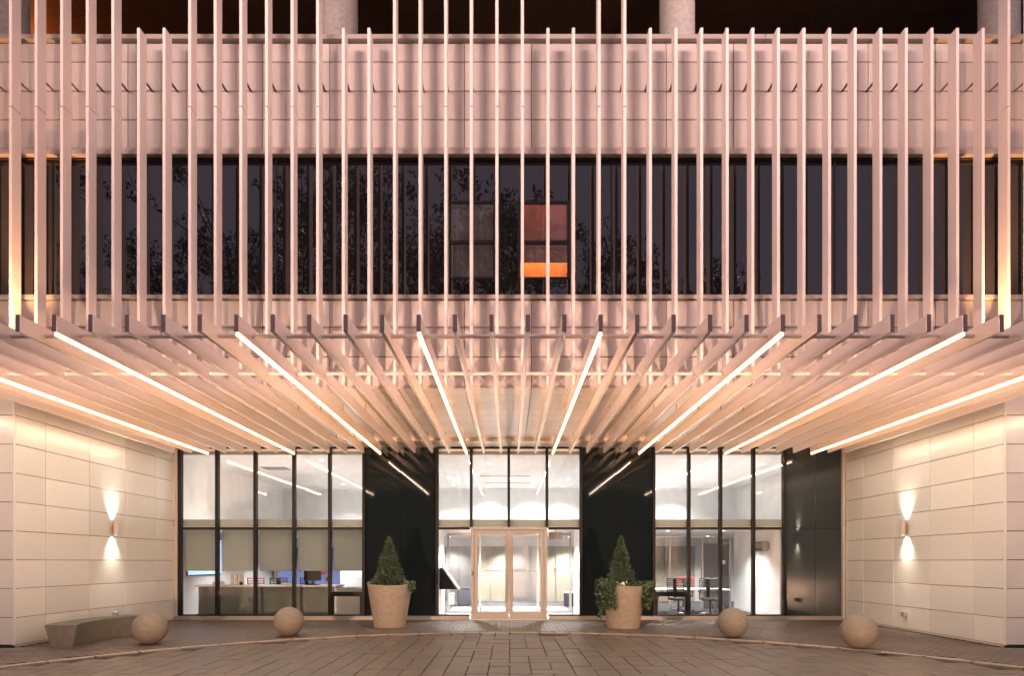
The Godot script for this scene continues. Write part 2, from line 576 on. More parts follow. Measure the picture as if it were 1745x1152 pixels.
func upper_storey() -> void:
	var xe := 13.5
	var p := thing("parapet_wall", "band of pale metal panels above the dark windows", "wall")
	span("backing", -xe, xe, 8.72, 10.74, FACADE_D + 0.033, FACADE_D + 0.35, M.joint, p)
	var rows := [8.886, 9.39, 9.90, 10.417, 10.75]
	for i in 4: panel_row(p, -xe, xe, rows[i], rows[i + 1])
	for i in 9:
		span("cap", -xe + i * 3.0 + 0.003, -xe + (i + 1) * 3.0 - 0.003, 10.756, 10.84, FACADE_D - 0.09, FACADE_D + 0.45, M.trim, p, 0.006)
	span("window_head", -xe, xe, 8.735, 8.815, FACADE_D - 0.07, FACADE_D + 0.03, M.trim, p, 0.005)
	span("copper_strip", -xe, xe, 8.822, 8.879, FACADE_D - 0.02, FACADE_D + 0.03, M.copper, p, 0.004)
	var q := thing("spandrel_wall", "band of pale metal panels between the dark windows and the canopy", "wall")
	span("backing", -xe, xe, 4.66, 6.17, FACADE_D + 0.033, FACADE_D + 0.35, M.joint, q)
	rows = [4.63, 5.173, 5.695, 6.175]
	for i in 3: panel_row(q, -xe, xe, rows[i], rows[i + 1])
	span("sill", -xe, xe, 6.185, 6.255, FACADE_D - 0.06, FACADE_D + 0.2, M.trim, q, 0.005)
	# dark window band
	var w := thing("window_band", "long band of dark mirroring windows behind the fins", "window")
	var gd := FACADE_D + 0.09
	var edges := [-xe]
	var x := -0.18 - 2.0 * 6
	while x < xe:
		if x > -xe + 0.2: edges.append(x)
		x += 2.0
	edges.append(xe)
	var sx := [-1.11, -0.24, 0.14, 1.08]
	for i in edges.size() - 1:
		var a: float = edges[i] + 0.012
		var b: float = edges[i + 1] - 0.012
		# cut out the two sash windows
		var cuts := [[a, b, 6.262, 8.732]]
		for s in [[sx[0], sx[1]], [sx[2], sx[3]]]:
			var next := []
			for c in cuts:
				if c[2] > 6.5 or s[1] <= c[0] or s[0] >= c[1] or c[3] < 7.9:
					next.append(c)
					continue
				var l: float = maxf(c[0], s[0])
				var r: float = minf(c[1], s[1])
				if l > c[0] + 0.01: next.append([c[0], l - 0.0005, 6.262, 8.732])
				if r < c[1] - 0.01: next.append([r + 0.0005, c[1], 6.262, 8.732])
				next.append([l, r, 6.262, 6.5895])
				next.append([l, r, 8.0005, 8.732])
			cuts = next
		for c in cuts:
			if c[1] - c[0] > 0.01:
				span("pane", c[0], c[1], c[2], c[3], gd, gd + 0.012, M.dark_mirror, w)
		span("mullion", b, b + 0.024, 6.262, 8.732, gd - 0.012, gd + 0.05, M.black_frame, w)
	span("head_frame", -xe, xe, 8.70, 8.732, gd - 0.02, gd - 0.002, M.black_frame, w)
	span("sill_frame", -xe, xe, 6.258, 6.28, gd - 0.02, gd - 0.002, M.black_frame, w)
	# rooms behind: closed dark shell, one small lit room
	var r := struct_root("upper_rooms")
	span("wall", -xe, xe, 6.0, 8.9, 13.2, 13.4, M.dark_room, r)
	span("floor", -xe, xe, 6.0, 6.17, FACADE_D + 0.36, 13.19, M.dark_room, r)
	span("ceiling", -xe, xe, 8.80, 9.0, FACADE_D + 0.36, 13.19, M.dark_room, r)
	span("wall", -1.6, -1.5, 6.18, 8.79, gd + 0.05, 13.19, M.dark_room, r)
	span("wall", -0.10, 0.0, 6.18, 8.79, gd + 0.05, 13.19, M.dark_room, r)
	span("wall", 1.5, 1.6, 6.18, 8.79, gd + 0.05, 13.19, M.dark_room, r)
	span("lit_wall", 0.01, 1.49, 6.2, 8.78, 12.2, 12.3, M.amber_wall, r)
	span("lit_wall", -1.49, -0.11, 6.2, 8.78, 12.2, 12.3, M.amber_wall, r)
	var labels := ["dark two pane sash window with a dim blind in the window band", "two pane sash window glowing orange in the window band"]
	for i in 2:
		var a: float = sx[i * 2]
		var b: float = sx[i * 2 + 1]
		var s := thing("sash_window", labels[i], "window", Vector3.ZERO, 0.0, "sash windows in the dark window band")
		span("frame", a, a + 0.05, 6.59, 8.0, gd - 0.01, gd + 0.05, M.black_frame, s, 0.004)
		span("frame", b - 0.05, b, 6.59, 8.0, gd - 0.01, gd + 0.05, M.black_frame, s, 0.004)
		span("frame", a + 0.05, b - 0.05, 7.95, 8.0, gd - 0.01, gd + 0.05, M.black_frame, s, 0.004)
		span("frame", a + 0.05, b - 0.05, 7.225, 7.29, gd - 0.01, gd + 0.05, M.black_frame, s, 0.004)
		span("frame", a + 0.05, b - 0.05, 6.59, 6.635, gd - 0.01, gd + 0.05, M.black_frame, s, 0.004)
		span("pane", a + 0.05, b - 0.05, 7.29, 7.95, gd + 0.01, gd + 0.015, M.tinted_pane, s)
		span("pane", a + 0.05, b - 0.05, 6.635, 7.225, gd + 0.01, gd + 0.015, M.tinted_pane, s)
		var bl := put("window_blind", box(Vector3(b - a + 0.02, (1.24 if i == 1 else 1.5), 0.008)), M.brown_blind if i == 1 else M.pale_blind, self, Vector3((a + b) / 2, 8.20 - (0.62 if i == 1 else 0.75), -(gd + 0.14)))
		meta(bl, ["pale lowered blind inside the dim sash window", "brown half lowered blind inside the orange lit window"][i], "blind", "blinds in the sash windows")
		var lamp := thing("room_lamp", ["faint bulb in the dim room behind the left sash window", "warm bulb in the room behind the orange lit window"][i], "lamp", Vector3((a + b) / 2, 8.55, -11.75), 0.0, "bulbs in the upper rooms")
		put("bulb", lathe([Vector2(0.0, -0.05), Vector2(0.035, -0.04), Vector2(0.05, 0.0), Vector2(0.035, 0.05), Vector2(0.02, 0.1)], 12), M.uplight_lens, lamp)
		put("cord", tube(Vector3(0, 0.1, 0), Vector3(0, 0.25, 0), 0.006, 0.006, 6), M.black_plastic, lamp)
		var o := OmniLight3D.new()
		o.name = "bulb_light"
		lamp.add_child(o)
		o.light_color = Color(1.0, 0.62, 0.30)
		o.light_energy = 26.0 if i == 1 else 0.9
		o.omni_range = 10.0
		o.omni_attenuation = 2.0
		o.light_size = 0.05
		o.shadow_enabled = true

# ---------------------------------------------------------------- flank walls
func flank_walls() -> void:
	var rows := [0.045, 0.53, 1.05, 1.56, 2.075, 2.59, 3.105, 3.62, 4.135, 4.625]
	var ds := [10.75, 11.44, 12.63, 13.82, 15.01, 15.80]
	for s in [-1.0, 1.0]:
		var side := "left" if s < 0 else "right"
		var w := thing("panelled_wall", "cream metal panelled side wall on the %s of the recessed entrance" % side, "wall", Vector3.ZERO, 0.0, "panelled walls flanking the entrance")
		var xo: float = s * (WALL_X + 0.20)
		put("backing", box(Vector3(0.34, 4.6, 5.0)), M.joint, w, Vector3(s * (WALL_X + 0.205), 2.31, -13.34))
		for i in 5:
			for j in 9:
				var o := put("panel", box(Vector3(0.03, rows[j + 1] - rows[j] - 0.010, ds[i + 1] - ds[i] - 0.008), 0.003), M.panel[rng.randi_range(0, 3)], w, Vector3(s * (WALL_X + 0.015), (rows[j] + rows[j + 1]) / 2, -(ds[i] + ds[i + 1]) / 2))
				o.rotation = Vector3(0, rng.randf_range(-1, 1) * 0.003, rng.randf_range(-1, 1) * 0.006)
		put("corner_trim", box(Vector3(0.034, 4.58, 0.034), 0.004), M.panel[0], w, Vector3(s * (WALL_X + 0.017), 2.335, -10.731))
		put("base_trim", box(Vector3(0.02, 0.03, 5.05)), M.trim, w, Vector3(s * (WALL_X + 0.008), 0.026, -13.28))
		# front face beside the entrance
		var f := thing("panelled_front", "cream metal panelled wall face %s of the entrance recess corner" % side, "wall", Vector3.ZERO, 0.0, "panelled front faces")
		put("backing", box(Vector3(4.6, 4.6, 0.3)), M.joint, f, Vector3(s * (WALL_X + 2.36), 2.31, -(FACADE_D + 0.185)))
		var x := WALL_X + 0.036
		for i in 4:
			var wd := 1.195 if i else 0.9
			for j in 9:
				put("panel", box(Vector3(wd - 0.01, rows[j + 1] - rows[j] - 0.012, 0.03), 0.003), M.panel[rng.randi_range(0, 3)], f, Vector3(s * (x + wd / 2), (rows[j] + rows[j + 1]) / 2, -(FACADE_D + 0.016)))
			x += wd
		xo = 0.0

# ---------------------------------------------------------------- soffit and canopy
const BEAM_B := 4.29
const BEAM_T := 4.495
const BEAM_F := 7.26
const BEAM_E := 15.36

func soffit_and_canopy() -> void:
	var s := thing("soffit", "pale panelled underside above the canopy fins", "soffit")
	span("backing", -WALL_X, WALL_X, SOFFIT_H + 0.03, SOFFIT_H + 0.2, FACADE_D + 0.35, SHOP_D + 0.3, M.joint, s)
	var dj := [10.79, 11.24, 11.77, 12.33, 12.85, 13.35, 13.85, 14.35, 14.75, 15.15]
	for i in 9:
		var x := -WALL_X
		var n := int(ceil((-WALL_X - JOINT_X) / PANEL_W))
		while x < WALL_X - 0.01:
			var nx: float = minf(JOINT_X + n * PANEL_W, WALL_X)
			if nx - x > 0.02:
				put("panel", box(Vector3(nx - x - 0.008, 0.025, dj[i + 1] - dj[i] - 0.010), 0.003), M.soffit[rng.randi_range(0, 2)], s, Vector3((x + nx) / 2, SOFFIT_H + 0.0125, -(dj[i] + dj[i + 1]) / 2))
			x = nx
			n += 1
	span("header", -WALL_X, WALL_X, 4.54, SOFFIT_H + 0.028, 15.16, SHOP_D + 0.1, M.soffit[1], s, 0.004)

	var c := thing("canopy", "canopy of long pale metal fins with lit strips over the entrance", "canopy")
	var st := begin()
	add_box(st, Vector3.ZERO, Vector3(0.05, BEAM_T - BEAM_B, BEAM_E - BEAM_F), 0.003)
	var beam := st.commit()
	st = begin()
	add_box(st, Vector3.ZERO, Vector3(0.05, BEAM_T - BEAM_B, 10.25 - BEAM_F), 0.003)
	var stub := st.commit()
	st = begin()
	add_box(st, Vector3.ZERO, Vector3(0.052, BEAM_T - BEAM_B + 0.002, 0.006), 0.001)
	add_tube(st, Vector3(0.0, 0.07, 0.0), Vector3(0.0, 0.07, 0.005), 0.006, 0.006, 8)
	var cap := st.commit()
	# rounded lens under the fin
	var len_ := BEAM_E - BEAM_F - 0.06
	var lens_poly := []
	for i in 14:
		var a := TAU * i / 14.0
		lens_poly.append(Vector2(cos(a) * 0.021, -0.0215 + sin(a) * 0.021))
	var lens := prism(lens_poly, -len_ / 2, len_ / 2)
	for k in range(-23, 23):
		var x := (k + 0.5) * STEP
		var kk := k if k >= 0 else -k - 1
		var long := kk < 20
		var mid := -(BEAM_F + (BEAM_E if long else 10.25)) / 2
		var o := put("fin", beam if long else stub, M.canopy_fin, c, Vector3(x, (BEAM_B + BEAM_T) / 2, mid))
		put("end_cap", cap, M.end_cap, o, Vector3(0, 0, -BEAM_F - mid + 0.003))
		if long:
			for hd in [11.9, 14.5]:
				put("hanger", tube(Vector3(0, (BEAM_T - BEAM_B) / 2, 0), Vector3(0, SOFFIT_H - (BEAM_B + BEAM_T) / 2, 0), 0.009, 0.009, 6), M.trim, o, Vector3(0, 0, -hd - mid))
		if kk in [2, 7, 12, 17, 22]:
			if kk == 22:
				var short_len := 10.25 - BEAM_F - 0.06
				put("light_strip", prism(lens_poly, -short_len / 2, short_len / 2), M.led_lens, o, Vector3(0, -(BEAM_T - BEAM_B) / 2 - 0.001, 0))
				area("strip_light", Vector3(0, -(BEAM_T - BEAM_B) / 2 - 0.058, 0), Vector3.DOWN, Vector3.FORWARD, Vector2(0.03, short_len), Color(1.0, 0.915, 0.81), 34.0, o)
			else:
				put("light_strip", lens, M.led_lens, o, Vector3(0, -(BEAM_T - BEAM_B) / 2 - 0.001, 0))
				area("strip_light", Vector3(0, -(BEAM_T - BEAM_B) / 2 - 0.058, 0), Vector3.DOWN, Vector3.FORWARD, Vector2(0.03, len_), Color(1.0, 0.915, 0.81), 34.0, o)
	for d in [7.67, 9.2]:
		put("cross_tube", tube(Vector3(-10.0, 0, 0), Vector3(10.0, 0, 0), 0.026, 0.026, 14), M.fin, c, Vector3(0, 4.39, -d))

# ---------------------------------------------------------------- vertical fins
func fin_screen() -> void:
	var f := thing("fin_screen", "screen of tall pale pink vertical metal fins across the upper facade", "screen")
	var short := [5, 6, 13, 14, 21, 22]
	for i in range(25, 39): short.append(i)
	var b := 4.567
	var d0 := 10.33
	var d1 := 10.53
	var lower_h := 9.306 - b
	for i in range(-2, 42):
		var x := -8.5215 + i * STEP
		var is_short: bool = i in short
		var h: float = (10.656 - b) if is_short else lower_h
		var o := put("fin", box(Vector3(0.05, h, d1 - d0), 0.003), M.fin, f, Vector3(x, b + h / 2, -(d0 + d1) / 2))
		o.rotation = Vector3(0, rng.randf_range(-1, 1) * 0.008, 0)
		if not is_short:
			put("upper_fin", box(Vector3(0.05, 14.6 - 9.318, d1 - d0), 0.003), M.fin, o, Vector3(0, (14.6 + 9.318) / 2 - (b + h / 2), 0))
		for bh in [9.885]:
			put("bracket", box(Vector3(0.040, 0.012, FACADE_D - d1 + 0.002), 0.002), M.bronze, o, Vector3(0, bh - (b + h / 2), -(FACADE_D + d1) / 2 + (d0 + d1) / 2))

# ---------------------------------------------------------------- storefront
func storefront() -> void:
	var secs := [
		{"xs": [-8.64, -7.67, -6.67, -5.655, -4.717, -3.824], "label": "five bay glazed storefront left of the doors with roller blinds"},
		{"xs": [-1.90, -1.008, -0.023, 0.977, 1.87], "label": "glazed lobby front round the entrance doors"},
		{"xs": [3.778, 4.70, 5.53, 6.394, 7.21], "label": "four bay glazed storefront right of the doors before the meeting room"},
	]
	var ht := 2.40
	for n in 3:
		var s: Dictionary = secs[n]
		var w := thing("storefront_window", s.label, "window", Vector3.ZERO, 0.0, "glazed storefronts under the canopy")
		var xs: Array = s.xs
		for i in xs.size():
			var x: float = xs[i]
			var door_zone: bool = n == 1 and i > 0 and i < 4
			span("mullion", x - 0.035, x + 0.035, (ht + 0.035) if door_zone else 0.105, 4.53, SHOP_D - 0.03, SHOP_D + 0.12, M.black_frame, w, 0.004)
		for i in xs.size() - 1:
			var a: float = xs[i] + 0.036
			var b: float = xs[i + 1] - 0.036
			span("transom", a, b, ht - 0.03, ht + 0.034, SHOP_D - 0.026, SHOP_D + 0.10, M.black_frame, w, 0.003)
			span("upper_pane", a, b, ht + 0.035, 4.50, SHOP_D + 0.02, SHOP_D + 0.028, M.pane, w)
			span("top_rail", a, b, 4.50, 4.535, SHOP_D - 0.02, SHOP_D + 0.1, M.black_frame, w)
			if n == 1 and (i == 1 or i == 2): continue
			var vent: bool = (n == 0 and i == 4) or (n == 2 and i == 0)
			span("lower_pane", a, b, 0.74 if vent else 0.14, ht - 0.031, SHOP_D + 0.02, SHOP_D + 0.028, M.pane, w)
			span("bottom_rail", a, b, 0.105, 0.139, SHOP_D - 0.02, SHOP_D + 0.1, M.black_frame, w)
			if vent:
				span("vent_frame", a, b, 0.62, 0.739, SHOP_D - 0.026, SHOP_D + 0.1, M.black_frame, w, 0.004)
				span("vent_frame", a, a + 0.06, 0.14, 0.619, SHOP_D - 0.024, SHOP_D + 0.1, M.black_frame, w, 0.004)
				span("vent_frame", b - 0.06, b, 0.14, 0.619, SHOP_D - 0.024, SHOP_D + 0.1, M.black_frame, w, 0.004)
				span("vent_pane", a + 0.061, b - 0.061, 0.14, 0.619, SHOP_D + 0.02, SHOP_D + 0.028, M.pane, w)
		span("sill", xs[0] - (0.12 if n == 0 else 0.036), xs[-1] + 0.036, 0.0, 0.104, SHOP_D - 0.06, SHOP_D + 0.14, M.sill_metal, w, 0.006) if n != 1 else null
		if n == 1:
			span("sill", xs[0] - 0.036, -1.06, 0.0, 0.104, SHOP_D - 0.06, SHOP_D + 0.14, M.sill_metal, w, 0.006)
			span("sill", 1.04, xs[-1] + 0.036, 0.0, 0.104, SHOP_D - 0.06, SHOP_D + 0.14, M.sill_metal, w, 0.006)
		if n == 0:
			span("jamb", -WALL_X + 0.002, -8.68, 0.105, 4.53, SHOP_D - 0.05, SHOP_D + 0.12, M.trim, w, 0.005)
	# dark solid walls between the windows
	var darks := [[-3.788, -1.937, "glossy black wall panel behind the left planter", [-2.87]], [1.907, 3.741, "glossy black wall panel behind the right planter", [2.80]], [7.247, 8.70, "dark slate panelled wall reflecting a wall light at the far right", [8.02]]]
	for n in 3:
		var k: Array = darks[n]
		var w := thing("dark_wall", k[2], "wall", Vector3.ZERO, 0.0, "dark walls under the canopy")
		span("backing", k[0], k[1], 0.1, 4.53, SHOP_D + 0.06, SHOP_D + 0.3, M.joint, w)
		var xs: Array = [k[0]] + k[3] + [k[1]]
		var ys := [0.106, 2.40, 4.53]
		for i in xs.size() - 1:
			for j in ys.size() - 1:
				var o := span("panel", xs[i] + 0.003, xs[i + 1] - 0.003, ys[j] + 0.003, ys[j + 1] - 0.003, SHOP_D + 0.03, SHOP_D + 0.055, M.slate_panel if n == 2 else M.black_panel, w, 0.003)
				o.rotation = Vector3(rng.randf_range(-1, 1) * 0.0015, rng.randf_range(-1, 1) * 0.004, 0)
		span("sill", k[0], k[1], 0.0, 0.103, SHOP_D - 0.06, SHOP_D + 0.14, M.sill_metal, w, 0.006)
		if n == 2:
			span("jamb", 8.702, WALL_X - 0.002, 0.0, 4.53, SHOP_D - 0.05, SHOP_D + 0.12, M.trim, w, 0.005)
	# double entrance door
	var e := thing("entrance_door", "pinkish metal framed glass double entrance door with long pull handles", "door", Vector3(-0.015, 0, -SHOP_D))
	var hw := 0.99
	var dz := 0.07
	for s in [-1.0, 1.0]:
		put("frame", box(Vector3(0.075, 2.43, 0.16), 0.006), M.door_paint, e, Vector3(s * (hw - 0.0375), 1.215, 0.0))
	put("frame", box(Vector3(hw * 2 - 0.151, 0.07, 0.16), 0.006), M.door_paint, e, Vector3(0, 2.395, 0))
	for s in [-1.0, 1.0]:
		var x0 := 0.004
		var x1 := hw - 0.079
		var cx: float = s * (x0 + x1) / 2
		var wd := x1 - x0
		var leaf := put("door_leaf", box(Vector3(wd, 0.20, 0.05), 0.005), M.door_paint, e, Vector3(cx, 0.115, dz * 0.3))
		var up := Vector3(0, -0.115, 0)
		put("top_rail", box(Vector3(wd, 0.10, 0.05), 0.005), M.door_paint, leaf, up + Vector3(0, 2.305, 0))
		for t in [-1.0, 1.0]:
			put("stile", box(Vector3(0.095, 2.036, 0.05), 0.005), M.door_paint, leaf, up + Vector3(t * (wd / 2 - 0.0475), 1.2355, 0))
		put("door_glass", box(Vector3(wd - 0.19, 2.036, 0.008)), M.pane, leaf, up + Vector3(0, 1.2355, 0))
		var hx: float = -s * (wd / 2 - 0.06)
		put("pull_handle", tube(up + Vector3(hx, 0.55, 0.085), up + Vector3(hx, 2.12, 0.085), 0.014, 0.014, 10), M.handle_metal, leaf)
		for y in [0.76, 1.91]:
			put("handle_post", tube(up + Vector3(hx, y, 0.02), up + Vector3(hx, y, 0.085), 0.010, 0.010, 8), M.handle_metal, leaf)
		put("push_bar", tube(up + Vector3(-wd / 2 + 0.05, 1.29, -0.07), up + Vector3(wd / 2 - 0.05, 1.29, -0.07), 0.016, 0.016, 8), M.alu, leaf)
	put("lock", box(Vector3(0.03, 0.12, 0.03), 0.004), M.black_plastic, e, Vector3(-hw + 0.05, 1.22, 0.09))
	put("lock", tube(Vector3(0.05, 1.19, 0.04), Vector3(0.05, 1.19, 0.056), 0.014, 0.014, 10), M.black_plastic, e)
	put("threshold", box(Vector3(hw * 2, 0.02, 0.22), 0.004), M.alu, e, Vector3(0, 0.010, 0.0))

# ---------------------------------------------------------------- rooms behind the glass
func rooms() -> void:
	var r := struct_root("interior", "white rooms behind the storefront glass")
	var d0 := SHOP_D + 0.14
	# upper void: floor slab edge, walls, ceiling
	span("slab", -9.05, 9.05, 2.46, 2.645, d0 + 0.02, 24.2, M.slab_edge, r)
	span("upper_floor", -9.05, 9.05, 2.648, 2.66, d0 + 0.25, 24.2, M.white, r)
	span("ceiling", -9.05, 9.05, 4.45, 4.53, d0 + 0.05, 24.2, M.ceiling, r)
	span("ceiling_edge", -9.05, 9.05, 4.37, 4.449, d0 + 0.02, d0 + 0.12, M.slab_edge, r)
	span("roof_slab", -9.3, 9.3, 4.535, 4.629, SHOP_D + 0.32, 24.5, M.dark_room, r)
	span("wall", -9.3, -9.05, 0.0, 4.53, d0, 24.4, M.white, r)
	span("wall", 9.05, 9.3, 0.0, 4.53, d0, 24.4, M.white, r)
	span("wall", -9.05, 9.05, 0.0, 4.53, 24.21, 24.4, M.white, r)
	# lower storey
	span("floor", -9.05, 9.05, -0.02, 0.01, d0 - 0.1, 24.2, M.carpet, r)
	span("lobby_floor", -1.86, 1.83, 0.011, 0.016, d0 - 0.06, 20.2, M.white_gloss, r)
	span("lower_ceiling", -9.05, 9.05, 2.43, 2.459, d0 + 0.02, 24.2, M.ceiling, r)
	# vestibule side walls and partitions
	span("wall", -3.80, -1.94, 0.0, 2.43, SHOP_D + 0.31, 17.7, M.white, r)
	span("wall", 1.91, 3.75, 0.0, 2.43, SHOP_D + 0.31, 17.7, M.white, r)
	span("wall", -1.94, -1.90, 0.0, 2.43, d0 + 0.02, 17.7, M.white, r)
	span("wall", 1.87, 1.91, 0.0, 2.43, d0 + 0.02, 17.7, M.white, r)
	span("wall", -3.80, -1.94, 2.66, 4.45, SHOP_D + 0.31, SHOP_D + 0.4, M.white, r)
	span("wall", 1.91, 3.75, 2.66, 4.45, SHOP_D + 0.31, SHOP_D + 0.4, M.white, r)
	span("wall", 7.26, 9.05, 2.66, 4.45, SHOP_D + 0.31, SHOP_D + 0.4, M.white, r)
	span("wall", 7.22, 9.05, 0.0, 2.43, SHOP_D + 0.31, 19.5, M.white, r)
	span("baseboard", 7.19, 7.219, 0.012, 0.10, d0 + 0.02, 19.4, M.off_white, r)
	# back wall of the lobby
	span("bulkhead", -9.0, 9.0, 2.12, 2.43, 23.05, 23.2, M.white, r)
	var bx := [-9.0, -5.2, -3.9, -2.45]
	for i in 3:
		span("board", bx[i] + 0.01, bx[i + 1] - 0.01, 0.012, 2.118, 23.10, 23.2, M.white if i == 0 else M.beige_board, r)
	var boards := [[-1.35, -0.75], [-0.74, -0.10], [0.02, 0.12], [1.08, 1.75], [1.77, 2.4], [2.42, 3.6], [3.62, 4.7], [4.72, 5.9], [5.92, 7.05], [7.07, 9.0]]
	for b in boards:
		span("board", b[0], b[1], 0.012, 2.118, 23.10, 23.2, M.beige_board if b[0] < 7 else M.white, r)
	for b in [[-2.44, -1.91], [-1.90, -1.36], [0.13, 0.60], [0.605, 1.07]]:
		span("lift_door", b[0], b[1], 0.012, 2.118, 23.12, 23.2, M.steel, r)
	# inner vestibule glazing
	var g := thing("vestibule_screen", "grey framed inner glass screen of the lobby vestibule", "glass screen")
	for x in [-1.80, -0.86, -0.02, 0.82, 1.78]:
		span("post", x - 0.03, x + 0.03, 0.017, 2.30, 17.68, 17.76, M.alu, g, 0.004)
	span("head", -1.83, 1.81, 2.301, 2.37, 17.67, 17.77, M.alu, g, 0.004)
	span("head_panel", -1.89, 1.86, 2.372, 2.428, 17.69, 17.75, M.white, g)
	var px := [-1.80, -0.86, -0.02, 0.82, 1.78]
	for i in 4:
		span("foot_rail", px[i] + 0.031, px[i + 1] - 0.031, 0.017, 0.09, 17.69, 17.75, M.alu, g)
		span("pane", px[i] + 0.031, px[i + 1] - 0.031, 0.091, 2.30, 17.715, 17.723, M.inner_pane, g)
	# downlights: upper ceiling
	var ups := [[-2.13, 21.2], [-2.14, 23.2], [-0.79, 23.5], [0.0, 21.3], [0.85, 23.5], [2.1, 21.3], [2.05, 23.4], [-6.3, 22.9], [6.4, 23.4], [6.4, 21.5], [-4.4, 20.5], [4.4, 20.2], [-7.4, 17.6], [-5.4, 17.4], [5.0, 17.4], [7.6, 18.2], [-0.6, 18.0]]
	for u in ups:
		downlight(Vector3(u[0], 4.45, -u[1]), 4.9, downlight_label(ups, u, "upper"), 58.0)
	var lows := [[-7.4, 18.6], [-5.6, 18.6], [-7.4, 21.4], [-5.6, 21.4], [-1.2, 16.8], [1.1, 16.8], [-1.6, 19.6], [0.0, 19.6], [1.6, 19.6], [-2.2, 22.2], [0.0, 22.2], [2.2, 22.2], [4.6, 17.6], [6.2, 17.6], [5.0, 21.4], [7.0, 21.4]]
	for u in lows:
		downlight(Vector3(u[0], 2.43, -u[1]), 15.0 if absf(u[0]) < 3.0 else 9.0, downlight_label(lows, u, "lower"), 62.0)
	# ceiling grille and slots
	var gr := thing("ceiling_grille", "rectangular grey air grille in the left upper ceiling", "vent", Vector3(-7.3, 4.449, -18.9))
	put("frame", box(Vector3(0.76, 0.012, 0.5), 0.003), M.grey_plastic, gr, Vector3(0, -0.006, 0))
	for i in 8:
		put("slat", box(Vector3(0.70, 0.012, 0.03)), M.alu, gr, Vector3(0, -0.018, -0.2 + i * 0.057))
	for a in [[-0.15, 20.6, "nearer"], [-0.1, 22.4, "farther"]]:
		var o := put("slot_diffuser", box(Vector3(1.7, 0.012, 0.07), 0.002), M.grey_plastic, self, Vector3(a[0], 4.443, -a[1]))
		meta(o, "%s thin grey slot diffuser in the lobby ceiling" % a[2], "vent", "slot diffusers in the lobby ceiling")

func downlight_label(list: Array, u: Array, level: String) -> String:
	var zone := func(x: float) -> String: return "reception" if x < -3.8 else ("meeting room" if x > 3.8 else "lobby")
	var band := func(d: float) -> String: return "near the glass" if d < 18.3 else ("near the back wall" if d > 22.6 else ("halfway back" if d < 20.8 else "two thirds back"))
	var xs := []
	for v in list:
		if zone.call(v[0]) == zone.call(u[0]) and band.call(v[1]) == band.call(u[1]): xs.append(v[0])
	xs.sort()
	var order := ""
	if xs.size() > 1:
		order = ["first", "second", "third", "fourth", "fifth"][xs.find(u[0])] + " from the left, "
	return "%s ceiling downlight over the %s, %s%s" % [level, zone.call(u[0]), order, band.call(u[1])]

func downlight(at: Vector3, energy: float, label: String, angle: float) -> void:
	var t := thing("downlight", label, "ceiling light", at, 0.0, "recessed downlights")
	put("ring", lathe([Vector2(0.055, -0.002), Vector2(0.075, -0.008), Vector2(0.085, -0.001)], 20), M.off_white, t)
	put("light_lens", tube(Vector3(0, -0.004, 0), Vector3(0, 0.0, 0), 0.055, 0.055, 18), M.downlight_lens, t)
	spot("downlight_beam", at + Vector3(0, -0.02, 0), at + Vector3(0, -1, 0), angle, 0.6, Color(1.0, 0.985, 0.965), energy, 0.06, t)

# ---------------------------------------------------------------- things in the lobby
func lobby_things() -> void:
	var k := thing("information_kiosk", "black wedge shaped kiosk with slanted screen on the lobby wall", "kiosk", Vector3(-1.895, 0, -16.6))
	put("housing", prism([Vector2(0.002, 1.36), Vector2(0.06, 1.36), Vector2(0.47, 0.78), Vector2(0.002, 0.78)], -0.3, 0.3), mat("kiosk_black", lin(0.006, 0.006, 0.007), 0.85, 0.0, null, 1.0, null, 0.1, 0.2), k)
	var slope := Vector2(0.41, -0.58).normalized()
	put("screen", box(Vector3(0.03, 0.80, 0.62), 0.005), M.grey_plastic, k, Vector3(0.285, 1.085, 0), Basis(Vector3.BACK, atan2(slope.x, -slope.y)))
	for a in [["ottoman", -1.58, 21.0, 0.44, 0.62, M.blue_grey, M.blue_grey, "tall blue grey cube stool in the lobby"], ["ottoman", -2.02, 21.0, 0.24, 0.42, M.off_white, M.off_white, "small white cube stool beside the blue grey one"], ["ottoman", 2.02, 20.6, 0.34, 0.50, M.navy, M.off_white, "navy cube stool with white top in the lobby"]]:
		var o := thing(a[0], a[7], "stool", Vector3(a[1], 0.016, -a[2]), 0.0, "cube stools in the lobby")
		put("base", box(Vector3(a[3], a[4] - 0.06, a[3]), 0.03), a[5], o, Vector3(0, (a[4] - 0.06) / 2, 0))
		put("cushion", box(Vector3(a[3], 0.06, a[3]), 0.02), a[6], o, Vector3(0, a[4] - 0.03, 0))
	var h := thing("hanging_sign", "blank grey box sign hanging beside the entrance doors", "sign", Vector3(1.235, 2.22, -16.25))
	put("panel", box(Vector3(0.36, 0.20, 0.06), 0.006), M.grey_plastic, h)
	put("stem", tube(Vector3(0, 0.1, 0), Vector3(0, 0.21, 0), 0.012, 0.012, 8), M.alu, h)
	notice(Vector3(-0.70, 1.42, -23.09), 0.13, 0.46, true, "tall white notice with two red prohibition signs on the lobby wall")
	notice(Vector3(1.74, 1.16, -23.09), 0.15, 0.30, false, "small grey notice with a red prohibition sign on the lobby wall")
	for a in [[1.865, 1.0, 16.9, "upper"], [1.865, 0.45, 16.9, "lower"]]:
		var o := thing("wall_plate", "%s small grey plate on the vestibule side wall" % a[3], "wall plate", Vector3(a[0], a[1], -a[2]), 0.0, "wall plates in the vestibule")
		put("plate", box(Vector3(0.012, 0.24, 0.10), 0.003), M.alu, o)
		put("insert", box(Vector3(0.006, 0.15, 0.05), 0.002), M.grey_plastic, o, Vector3(-0.008, 0, 0))

